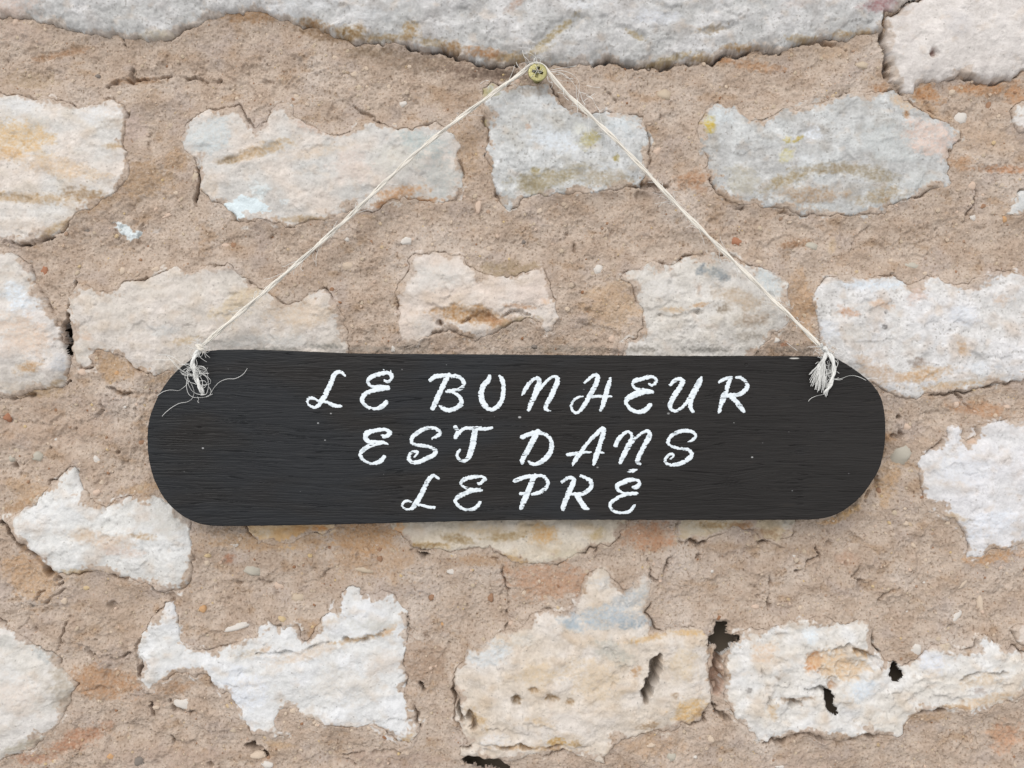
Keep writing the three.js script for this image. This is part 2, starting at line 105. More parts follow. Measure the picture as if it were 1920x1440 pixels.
// stains, lichen, lime, smeared mortar and some painted shade on the stones: x, y, rx, ry, turn, colour, strength, raised mm
const MO = [190, 161, 133];
const SPATCH = [
  [20, 15, 70, 28, 0, [214, 194, 182], 0.8], [560, 20, 90, 22, 0, [208, 210, 213], 0.5], [300, 70, 45, 12, 0, [196, 184, 160], 0.6], [395, 44, 16, 9, -25, [120, 116, 108], 0.7],
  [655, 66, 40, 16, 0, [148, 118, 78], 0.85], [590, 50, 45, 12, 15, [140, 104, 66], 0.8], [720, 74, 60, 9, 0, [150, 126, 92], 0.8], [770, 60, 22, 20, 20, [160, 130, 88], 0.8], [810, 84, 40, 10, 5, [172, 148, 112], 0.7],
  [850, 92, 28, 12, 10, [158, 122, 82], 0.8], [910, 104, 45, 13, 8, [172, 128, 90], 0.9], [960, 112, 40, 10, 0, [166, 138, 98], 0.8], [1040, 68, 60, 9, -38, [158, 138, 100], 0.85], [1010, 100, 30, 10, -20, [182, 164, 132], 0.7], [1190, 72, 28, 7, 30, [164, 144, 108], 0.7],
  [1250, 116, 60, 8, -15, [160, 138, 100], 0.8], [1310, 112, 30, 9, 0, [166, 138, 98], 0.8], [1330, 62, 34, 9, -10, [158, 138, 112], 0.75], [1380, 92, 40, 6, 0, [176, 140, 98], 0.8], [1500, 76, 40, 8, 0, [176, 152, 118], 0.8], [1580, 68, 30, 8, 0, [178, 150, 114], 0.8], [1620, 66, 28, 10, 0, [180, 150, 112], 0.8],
  [1645, 14, 40, 18, -10, [160, 118, 118], 0.85], [970, 14, 34, 10, -35, [178, 148, 130], 0.7], [1490, 14, 40, 12, -10, [180, 166, 158], 0.5], [820, 30, 70, 14, -20, [150, 148, 148], 0.5], [880, 20, 30, 16, 0, [140, 138, 138], 0.5], [1090, 20, 40, 10, 0, [222, 224, 228], 0.6], [1230, 40, 60, 20, 0, [214, 217, 224], 0.6], [700, 35, 60, 16, 0, [214, 216, 218], 0.5],
  [1743, 104, 8, 10, 20, [134, 108, 100], 0.9, -1.2], [1790, 45, 30, 30, 0, [206, 203, 204], 0.4], [1880, 70, 60, 50, 0, [230, 224, 220], 0.5],
  [40, 262, 75, 34, 8, [214, 178, 130], 0.75], [15, 290, 40, 18, 0, [204, 160, 108], 0.6], [120, 318, 90, 22, 10, [216, 186, 152], 0.6], [60, 374, 120, 12, 3, [184, 152, 112], 0.7], [160, 366, 60, 15, 0, [160, 130, 96], 0.75], [215, 275, 18, 10, 0, [180, 150, 112], 0.7], [190, 218, 45, 24, 0, [228, 228, 228], 0.7], [40, 198, 60, 16, 0, [226, 226, 226], 0.7], [100, 232, 40, 10, 20, [196, 198, 196], 0.4], [40, 425, 80, 18, 0, [216, 202, 188], 0.6], [110, 428, 40, 10, -25, [176, 146, 104], 0.6],
  [395, 255, 52, 36, -10, [204, 210, 211], 0.8], [490, 284, 84, 15, -16, [184, 154, 116], 0.75], [430, 302, 26, 9, -10, [138, 112, 80], 0.7, -0.6], [600, 285, 70, 14, -12, [214, 196, 176], 0.6], [600, 232, 50, 24, 10, [203, 178, 162], 0.8, 0.5], [470, 385, 36, 14, 12, [226, 238, 242], 0.95], [440, 396, 22, 10, 40, [228, 240, 244], 0.95], [490, 360, 20, 22, 0, [224, 234, 236], 0.7], [535, 380, 12, 8, 0, [224, 232, 234], 0.8], [790, 270, 60, 28, 20, [184, 192, 190], 0.85], [830, 330, 45, 40, 0, [188, 190, 186], 0.7], [740, 300, 60, 30, 0, [208, 204, 194], 0.6], [660, 310, 40, 40, 0, [218, 202, 192], 0.6], [752, 362, 60, 14, -10, [196, 152, 114], 0.85], [790, 376, 50, 8, 0, [176, 128, 88], 0.85], [720, 385, 30, 9, 0, [164, 118, 80], 0.8], [570, 412, 60, 8, 0, [176, 150, 116], 0.7], [395, 350, 24, 24, 0, [212, 196, 178], 0.5],
  [918, 172, 20, 16, 0, [176, 168, 122], 0.8], [908, 240, 8, 24, 0, [182, 168, 118], 0.7], [1000, 172, 40, 12, 0, [168, 158, 148], 0.8], [1105, 265, 26, 20, -10, [186, 174, 124], 0.85], [1085, 240, 22, 14, 0, [226, 226, 216], 0.7], [1154, 298, 8, 9, 0, [168, 152, 96], 0.95], [1003, 322, 10, 8, 0, [158, 140, 92], 0.85], [990, 240, 8, 8, 0, [196, 168, 148], 0.8], [1030, 335, 80, 24, -10, [164, 152, 126], 0.9], [1130, 335, 60, 22, 5, [176, 164, 144], 0.85], [1000, 350, 30, 20, 0, [160, 146, 116], 0.8], [1040, 265, 60, 26, 10, [222, 228, 234], 0.8], [1170, 235, 36, 26, 0, [196, 204, 208], 0.6], [1130, 318, 22, 8, 0, [220, 226, 232], 0.8], [955, 372, 16, 22, 0, [168, 170, 168], 0.6],
  [1328, 236, 17, 19, 0, [196, 168, 74], 1.0, 0.25], [1495, 262, 17, 5, -30, [184, 160, 82], 0.95, 0.2], [1474, 264, 9, 8, 0, [192, 172, 104], 0.95, 0.2], [1474, 292, 15, 20, 0, [198, 188, 136], 0.8], [1522, 250, 24, 18, 0, [226, 230, 236], 0.9], [1500, 300, 50, 14, 0, [214, 216, 218], 0.6], [1350, 220, 36, 18, 10, [216, 222, 224], 0.8], [1560, 318, 90, 14, -3, [148, 130, 102], 0.75], [1470, 340, 55, 16, -20, [158, 138, 104], 0.8], [1640, 330, 60, 16, 10, [148, 134, 110], 0.7], [1650, 368, 60, 18, -10, [164, 142, 110], 0.7], [1520, 366, 90, 18, 0, [178, 152, 126], 0.85, 0.4], [1740, 260, 55, 40, 20, [218, 196, 184], 0.95], [1690, 190, 40, 16, 20, [206, 180, 152], 0.8], [1697, 216, 9, 10, 20, [166, 124, 88], 0.95], [1720, 335, 40, 22, -20, [206, 208, 206], 0.7], [1600, 200, 60, 24, 0, [184, 184, 182], 0.6], [1660, 270, 60, 40, 30, [200, 204, 203], 0.6], [1540, 390, 60, 10, 0, [206, 208, 206], 0.7], [1390, 340, 40, 30, 0, [178, 170, 152], 0.6], [1390, 280, 22, 12, 0, [150, 150, 150], 0.5],
  [40, 560, 50, 26, 30, [224, 232, 240], 0.8], [55, 630, 60, 36, 30, [220, 198, 180], 0.8], [60, 690, 34, 14, -15, [186, 152, 116], 0.9, 0.4], [25, 655, 50, 20, 0, [222, 204, 190], 0.5], [115, 680, 20, 26, 20, [192, 194, 198], 0.7], [30, 725, 60, 14, 0, [206, 192, 176], 0.6], [100, 725, 30, 10, -30, [178, 152, 118], 0.7],  // cool grey on the right flank is that side's shade put into colour
  [350, 640, 34, 10, -10, [190, 164, 128], 0.6], [310, 620, 40, 14, 0, [202, 204, 204], 0.5], [450, 570, 70, 26, -30, [206, 188, 160], 0.7], [560, 590, 70, 30, 0, [206, 186, 164], 0.7], [590, 575, 26, 18, 30, [220, 204, 188], 0.9, 0.8], [165, 633, 16, 12, 0, [206, 180, 160], 0.7], [510, 640, 100, 18, 0, [208, 206, 202], 0.7], [420, 645, 60, 14, 0, [166, 164, 160], 0.5], [520, 655, 50, 7, 0, [130, 128, 122], 0.6], [610, 650, 40, 8, 0, [120, 118, 112], 0.6], [300, 540, 80, 30, -10, [215, 206, 196], 0.5], [180, 650, 12, 20, 0, [216, 208, 202], 0.6],  // dark strips by the board's top edge are its contact shade, painted
  [880, 590, 80, 22, 6, [178, 138, 96], 0.85, -1.0], [905, 592, 22, 14, 0, [128, 94, 62], 0.8, -0.8], [826, 605, 7, 6, 0, [98, 72, 52], 0.9, -1.5], [930, 602, 36, 14, 10, [176, 132, 94], 0.8], [975, 608, 42, 16, -8, [168, 150, 118], 0.9], [1022, 565, 10, 8, 0, [206, 164, 128], 0.7], [990, 550, 50, 26, -15, [222, 206, 196], 0.6], [820, 520, 50, 30, 0, [218, 214, 208], 0.6], [975, 575, 40, 6, 5, [166, 122, 88], 0.6], [795, 606, 30, 16, 0, [212, 204, 196], 0.7],
  [1312, 508, 14, 14, 10, [134, 140, 144], 0.85], [1340, 512, 30, 13, 10, [150, 156, 158], 0.85], [1356, 522, 14, 10, 0, [128, 134, 138], 0.8], [1440, 530, 34, 26, 40, [202, 209, 211], 0.8], [1380, 560, 60, 22, 20, [186, 166, 144], 0.7], [1355, 580, 20, 11, 10, [136, 122, 106], 0.8], [1410, 600, 40, 18, -10, [160, 142, 124], 0.75], [1310, 573, 20, 6, -8, [196, 154, 114], 0.8], [1260, 582, 30, 7, 3, [196, 168, 136], 0.7], [1240, 540, 40, 26, 0, [222, 218, 214], 0.7], [1400, 630, 40, 12, 0, [142, 132, 120], 0.6], [1320, 655, 70, 8, 0, [122, 118, 112], 0.7], [1200, 655, 40, 9, 0, [124, 118, 110], 0.7], [1440, 553, 12, 8, 0, [140, 136, 130], 0.7], [1253, 530, 7, 6, 0, [160, 156, 150], 0.8], [1260, 515, 6, 8, 20, [172, 164, 156], 0.7], [1308, 540, 7, 12, 0, [176, 150, 130], 0.6],  // low grey strips just over the board paint its shade onto the stone
  [1585, 585, 26, 12, 20, [202, 160, 132], 0.8], [1650, 572, 26, 12, 10, [208, 176, 150], 0.8], [1715, 555, 22, 16, -20, [214, 190, 178], 0.8], [1870, 565, 24, 14, 10, [212, 188, 168], 0.6], [1654, 613, 7, 8, 0, [112, 108, 106], 0.85], [1656, 585, 5, 5, 0, [110, 106, 104], 0.8], [1610, 630, 60, 20, 20, [196, 188, 178], 0.5], [1720, 682, 26, 14, 10, [130, 110, 96], 0.6], [1800, 655, 18, 14, 40, [190, 156, 122], 0.75], [1720, 705, 70, 18, -8, [196, 162, 126], 0.9], [1640, 695, 60, 20, 25, [196, 174, 154], 0.9, 0.3], [1780, 722, 80, 9, -6, [202, 174, 142], 0.8], [1640, 535, 90, 14, 0, [218, 226, 234], 0.8], [1800, 590, 40, 24, 0, [224, 228, 236], 0.6], [1550, 620, 26, 24, 0, [224, 228, 236], 0.6], [1835, 690, 50, 18, 0, [222, 228, 236], 0.5],
  [1816, 824, 16, 12, 30, [206, 178, 156], 0.9], [1860, 805, 40, 10, 0, [196, 192, 190], 0.5], [1790, 968, 30, 7, 15, [190, 168, 140], 0.7], [1800, 880, 50, 36, -20, [222, 224, 230], 0.6], [1850, 985, 60, 30, -15, [226, 230, 238], 0.7], [1900, 890, 16, 30, 0, [206, 198, 194], 0.5], [1905, 805, 20, 20, 0, [200, 194, 192], 0.5],
  [200, 1010, 70, 18, 8, [206, 182, 160], 0.7], [275, 1004, 30, 8, 6, [176, 146, 112], 0.7], [160, 1000, 30, 16, 0, [198, 176, 152], 0.6], [230, 1030, 50, 14, 10, [210, 186, 170], 0.6], [150, 1074, 60, 9, 0, [204, 178, 140], 0.9], [250, 1088, 40, 6, 12, [206, 180, 160], 0.7], [320, 975, 36, 36, 0, [210, 206, 198], 0.5], [110, 975, 60, 40, 0, [226, 226, 226], 0.5], [150, 900, 16, 24, 0, [226, 224, 222], 0.6],
  [118, 1290, 22, 60, -12, [182, 170, 154], 0.75], [80, 1225, 30, 14, 30, [180, 182, 180], 0.7], [10, 1200, 30, 16, 0, [190, 188, 182], 0.7], [45, 1300, 40, 40, 0, [218, 204, 192], 0.6], [50, 1395, 50, 12, -20, [194, 184, 164], 0.7], [20, 1255, 30, 20, 0, [226, 224, 222], 0.6],  // tall grey-brown patch paints the shaded right side of this stone
  [330, 1150, 14, 24, 0, [228, 228, 230], 0.5], [560, 1230, 80, 14, -12, [214, 196, 178], 0.7], [470, 1225, 40, 10, -10, [206, 190, 170], 0.6], [500, 1215, 12, 9, -30, [204, 172, 142], 0.7], [675, 1196, 70, 7, -10, [196, 166, 132], 0.85], [728, 1180, 22, 10, -30, [204, 166, 128], 0.85], [700, 1170, 60, 16, 0, [204, 202, 194], 0.6], [640, 1280, 60, 40, 0, [216, 208, 198], 0.5], [460, 1290, 50, 40, 30, [224, 228, 236], 0.6], [765, 1386, 22, 12, -30, [206, 172, 128], 0.85], [590, 1340, 30, 10, 20, [206, 198, 188], 0.6], [620, 1165, 40, 8, -20, [206, 190, 172], 0.6], [720, 1240, 40, 30, 0, [218, 206, 196], 0.5],
  [1120, 1155, 80, 26, -8, [178, 188, 196], 0.8], [1180, 1165, 50, 16, 0, [150, 162, 172], 0.75], [1180, 1120, 40, 26, -30, [176, 182, 186], 0.7], [1070, 1170, 36, 10, 20, [160, 172, 180], 0.7], [1130, 1090, 26, 18, 0, [212, 210, 208], 0.7], [1208, 1095, 14, 20, 0, [212, 210, 206], 0.6], [920, 1225, 50, 26, -15, [212, 216, 218], 0.8], [980, 1200, 30, 20, 0, [214, 212, 206], 0.5], [1150, 1220, 50, 26, 20, [182, 180, 170], 0.6], [1010, 1260, 60, 24, 0, [212, 190, 160], 0.7], [1110, 1270, 60, 40, 20, [216, 192, 160], 0.5], [968, 1310, 12, 11, 0, [128, 102, 72], 0.85, -1.6], [1000, 1290, 12, 8, 0, [158, 128, 92], 0.8, -0.8], [1035, 1305, 16, 10, 0, [152, 124, 90], 0.8, -0.9], [1068, 1312, 10, 7, 0, [146, 116, 82], 0.8, -0.7], [1045, 1388, 30, 12, 10, [200, 158, 94], 0.85], [1080, 1390, 16, 8, 0, [150, 116, 70], 0.7], [1010, 1348, 34, 10, 15, [206, 182, 152], 0.7], [1000, 1400, 100, 7, 3, [188, 152, 110], 0.7], [1280, 1240, 30, 40, 10, [206, 184, 152], 0.5], [1290, 1330, 40, 26, -20, [206, 166, 110], 0.75], [1215, 1358, 26, 8, -10, [136, 106, 74], 0.7], [1190, 1255, 16, 10, -40, [176, 130, 86], 0.7], [1210, 1195, 50, 8, -10, [202, 166, 118], 0.8], [1290, 1184, 40, 7, 0, [206, 170, 120], 0.8], [895, 1345, 28, 14, 50, [184, 150, 104], 0.7], [930, 1385, 34, 16, 0, [224, 224, 226], 0.6], [1100, 1340, 60, 26, 0, [222, 212, 202], 0.6], [1265, 1300, 12, 8, 0, [120, 88, 56], 0.5],
  [1430, 1220, 26, 28, 0, [216, 190, 166], 0.7], [1525, 1240, 20, 22, 20, [198, 138, 90], 0.9, -1.2], [1568, 1246, 62, 27, 12, [214, 184, 150], 0.9, -1.6], [1610, 1222, 22, 10, 20, [198, 160, 116], 0.8], [1557, 1280, 10, 14, 0, [180, 136, 100], 0.7, -1], [1480, 1312, 26, 6, 15, [150, 122, 96], 0.7, -0.8], [1445, 1330, 14, 24, 0, [208, 180, 146], 0.7], [1402, 1291, 8, 7, 0, [130, 124, 120], 0.8], [1455, 1268, 10, 5, 30, [150, 136, 122], 0.7], [1500, 1308, 40, 5, -8, [158, 132, 108], 0.6], [1610, 1290, 40, 20, -30, [214, 222, 230], 0.8], [1520, 1190, 24, 18, 0, [226, 234, 240], 0.8], [1740, 1240, 36, 26, 0, [222, 226, 236], 0.7], [1840, 1270, 60, 16, -14, [212, 192, 168], 0.8], [1830, 1292, 13, 8, 0, [172, 156, 146], 0.8], [1850, 1310, 70, 16, -12, [214, 186, 154], 0.8], [1790, 1325, 40, 8, 0, [190, 156, 120], 0.8], [1880, 1260, 30, 12, -20, [226, 226, 226], 0.7], [1500, 1340, 20, 8, -30, [210, 200, 188], 0.6], [1640, 1350, 60, 14, 0, [220, 206, 190], 0.5], [1770, 1207, 14, 12, 0, [214, 196, 168], 0.6],
  [860, 1010, 40, 14, 10, [148, 122, 82], 0.7], [950, 1005, 50, 10, -5, [160, 134, 92], 0.75], [800, 1022, 50, 8, 0, [160, 128, 82], 0.8], [1020, 1000, 34, 22, 0, [202, 158, 104], 0.8], [1120, 1000, 20, 10, -30, [170, 146, 96], 0.5], [780, 995, 30, 14, 0, [214, 200, 186], 0.6], [750, 990, 12, 20, 0, [214, 160, 110], 0.8], [900, 985, 50, 10, 0, [206, 198, 186], 0.6], [1060, 1040, 60, 10, -10, [206, 196, 174], 0.6], [960, 1046, 40, 7, 15, [196, 160, 110], 0.7],
  [1340, 985, 50, 9, 0, [160, 128, 84], 0.7], [1390, 985, 30, 10, 0, [160, 120, 84], 0.8], [1300, 990, 22, 16, 0, [206, 196, 178], 0.7], [1440, 1000, 30, 10, 15, [150, 120, 90], 0.8], [1475, 985, 14, 12, 0, [212, 204, 192], 0.8],
  [500, 1000, 20, 10, 0, [224, 208, 186], 0.8], [600, 990, 18, 8, 0, [196, 132, 74], 0.8], [565, 992, 20, 8, 0, [190, 140, 90], 0.6],
];
const MPATCH = [
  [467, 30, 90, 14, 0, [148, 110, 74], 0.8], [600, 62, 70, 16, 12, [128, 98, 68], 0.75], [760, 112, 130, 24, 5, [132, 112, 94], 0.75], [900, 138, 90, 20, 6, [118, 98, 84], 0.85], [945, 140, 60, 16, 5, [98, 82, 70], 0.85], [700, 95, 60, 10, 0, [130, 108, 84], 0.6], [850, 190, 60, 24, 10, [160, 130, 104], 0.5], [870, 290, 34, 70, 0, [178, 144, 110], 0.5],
  [110, 100, 70, 10, -12, [150, 110, 78], 0.75], [260, 150, 60, 9, -4, [148, 112, 82], 0.75], [60, 150, 60, 20, 0, [166, 140, 108], 0.5], [250, 245, 28, 34, 0, [206, 186, 176], 0.75], [270, 335, 60, 40, 0, [166, 132, 96], 0.6], [330, 300, 30, 26, 0, [176, 140, 104], 0.6], [40, 60, 60, 26, 10, [194, 172, 156], 0.8], [180, 385, 60, 16, -20, [170, 138, 104], 0.6],
  [230, 430, 22, 10, 40, [222, 230, 232], 0.95, 0.3], [250, 440, 16, 7, -25, [222, 230, 232], 0.95, 0.3], [290, 432, 10, 7, 0, [212, 208, 204], 0.6], [462, 428, 10, 6, 0, [226, 228, 226], 0.9],
  [1420, 122, 70, 12, 8, [184, 132, 90], 0.7], [1345, 112, 40, 9, 0, [176, 124, 84], 0.7], [1560, 95, 50, 20, 0, [200, 168, 136], 0.5], [1740, 175, 36, 22, 20, [178, 124, 78], 0.85], [1650, 165, 26, 14, 0, [172, 122, 82], 0.7], [1840, 165, 70, 16, 0, [186, 130, 84], 0.8], [1905, 175, 22, 26, 0, [180, 124, 80], 0.7], [1740, 205, 40, 14, 40, [190, 150, 110], 0.6],
  [1300, 335, 42, 20, -15, [166, 118, 82], 0.75], [1315, 360, 16, 14, 0, [160, 116, 84], 0.6], [1890, 318, 80, 9, 2, [172, 120, 84], 0.85], [1800, 305, 30, 20, 0, [180, 132, 92], 0.6], [1490, 458, 36, 11, -15, [146, 106, 74], 0.8], [1850, 260, 70, 40, 0, [198, 172, 148], 0.5], [1560, 462, 12, 20, 0, [206, 178, 140], 0.6],
  [955, 505, 75, 20, 0, [150, 130, 100], 0.75], [1150, 570, 60, 50, 0, [198, 164, 126], 0.5], [1505, 570, 30, 70, 0, [192, 152, 112], 0.6], [1470, 645, 10, 6, 0, [166, 108, 76], 0.8], [690, 655, 120, 8, 0, [130, 124, 116], 0.6], [1050, 655, 120, 9, 0, [138, 130, 120], 0.6], [1490, 655, 60, 8, 0, [138, 128, 118], 0.6],  // wide grey strips above the board are shade painted on the mortar
  [215, 690, 40, 30, 30, [182, 146, 106], 0.7], [300, 710, 30, 12, -20, [170, 138, 104], 0.6], [70, 735, 70, 12, 0, [164, 136, 100], 0.7], [100, 800, 120, 50, 0, [186, 160, 140], 0.5], [60, 925, 60, 30, 20, [190, 152, 112], 0.5], [30, 950, 40, 14, -20, [158, 120, 82], 0.7], [270, 915, 60, 14, -10, [176, 140, 100], 0.6],
  [60, 1080, 60, 50, 40, [190, 152, 114], 0.7], [200, 1140, 90, 60, 0, [176, 154, 134], 0.5], [190, 1280, 70, 36, 10, [176, 132, 96], 0.8], [140, 1390, 70, 24, -25, [176, 124, 94], 0.8], [60, 1425, 50, 14, 0, [178, 124, 94], 0.7], [330, 1290, 40, 16, -10, [170, 132, 100], 0.8], [428, 1048, 15, 13, 0, [160, 104, 74], 0.75],
  [500, 1010, 120, 30, 0, [186, 146, 104], 0.6], [680, 1010, 70, 36, 0, [190, 144, 98], 0.75], [1215, 1005, 50, 34, 0, [188, 138, 104], 0.85], [1030, 1090, 90, 40, 0, [182, 138, 108], 0.75], [900, 1050, 60, 14, 0, [170, 134, 100], 0.7], [780, 1235, 60, 50, 0, [160, 132, 110], 0.6], [700, 1050, 90, 40, 0, [186, 148, 112], 0.5], [590, 1180, 20, 24, 0, [178, 136, 94], 0.6],
  [1840, 768, 70, 18, 6, [174, 124, 86], 0.7], [1665, 820, 20, 14, 0, [160, 120, 84], 0.8], [1665, 905, 24, 60, 20, [196, 156, 112], 0.6], [1622, 930, 44, 9, -55, [212, 184, 154], 0.9, 1.2], [1590, 962, 34, 10, -35, [200, 160, 108], 0.9, 1.0], [1555, 978, 26, 8, -10, [204, 160, 112], 0.9, 0.6], [1690, 730, 60, 16, 20, [196, 168, 144], 0.6],
  [1480, 1030, 60, 14, 5, [150, 124, 100], 0.6], [1350, 1025, 60, 12, 0, [160, 132, 106], 0.5], [1860, 1045, 70, 14, -8, [200, 152, 108], 0.8], [1590, 1050, 26, 20, 0, [184, 148, 124], 0.6], [1890, 1385, 40, 30, 0, [204, 152, 118], 0.7], [1740, 1345, 60, 12, -5, [180, 146, 112], 0.7], [1510, 1430, 120, 24, 0, [180, 160, 146], 0.6],
  [740, 1425, 110, 20, 0, [168, 146, 134], 0.6], [300, 1420, 150, 24, 0, [178, 156, 142], 0.6], [1225, 1400, 70, 26, 0, [196, 162, 130], 0.6], [520, 1395, 40, 10, 10, [196, 164, 128], 0.7], [905, 1436, 45, 9, 0, [110, 100, 96], 0.6],
  [1345, 1270, 16, 40, 0, [190, 148, 126], 0.7],
];
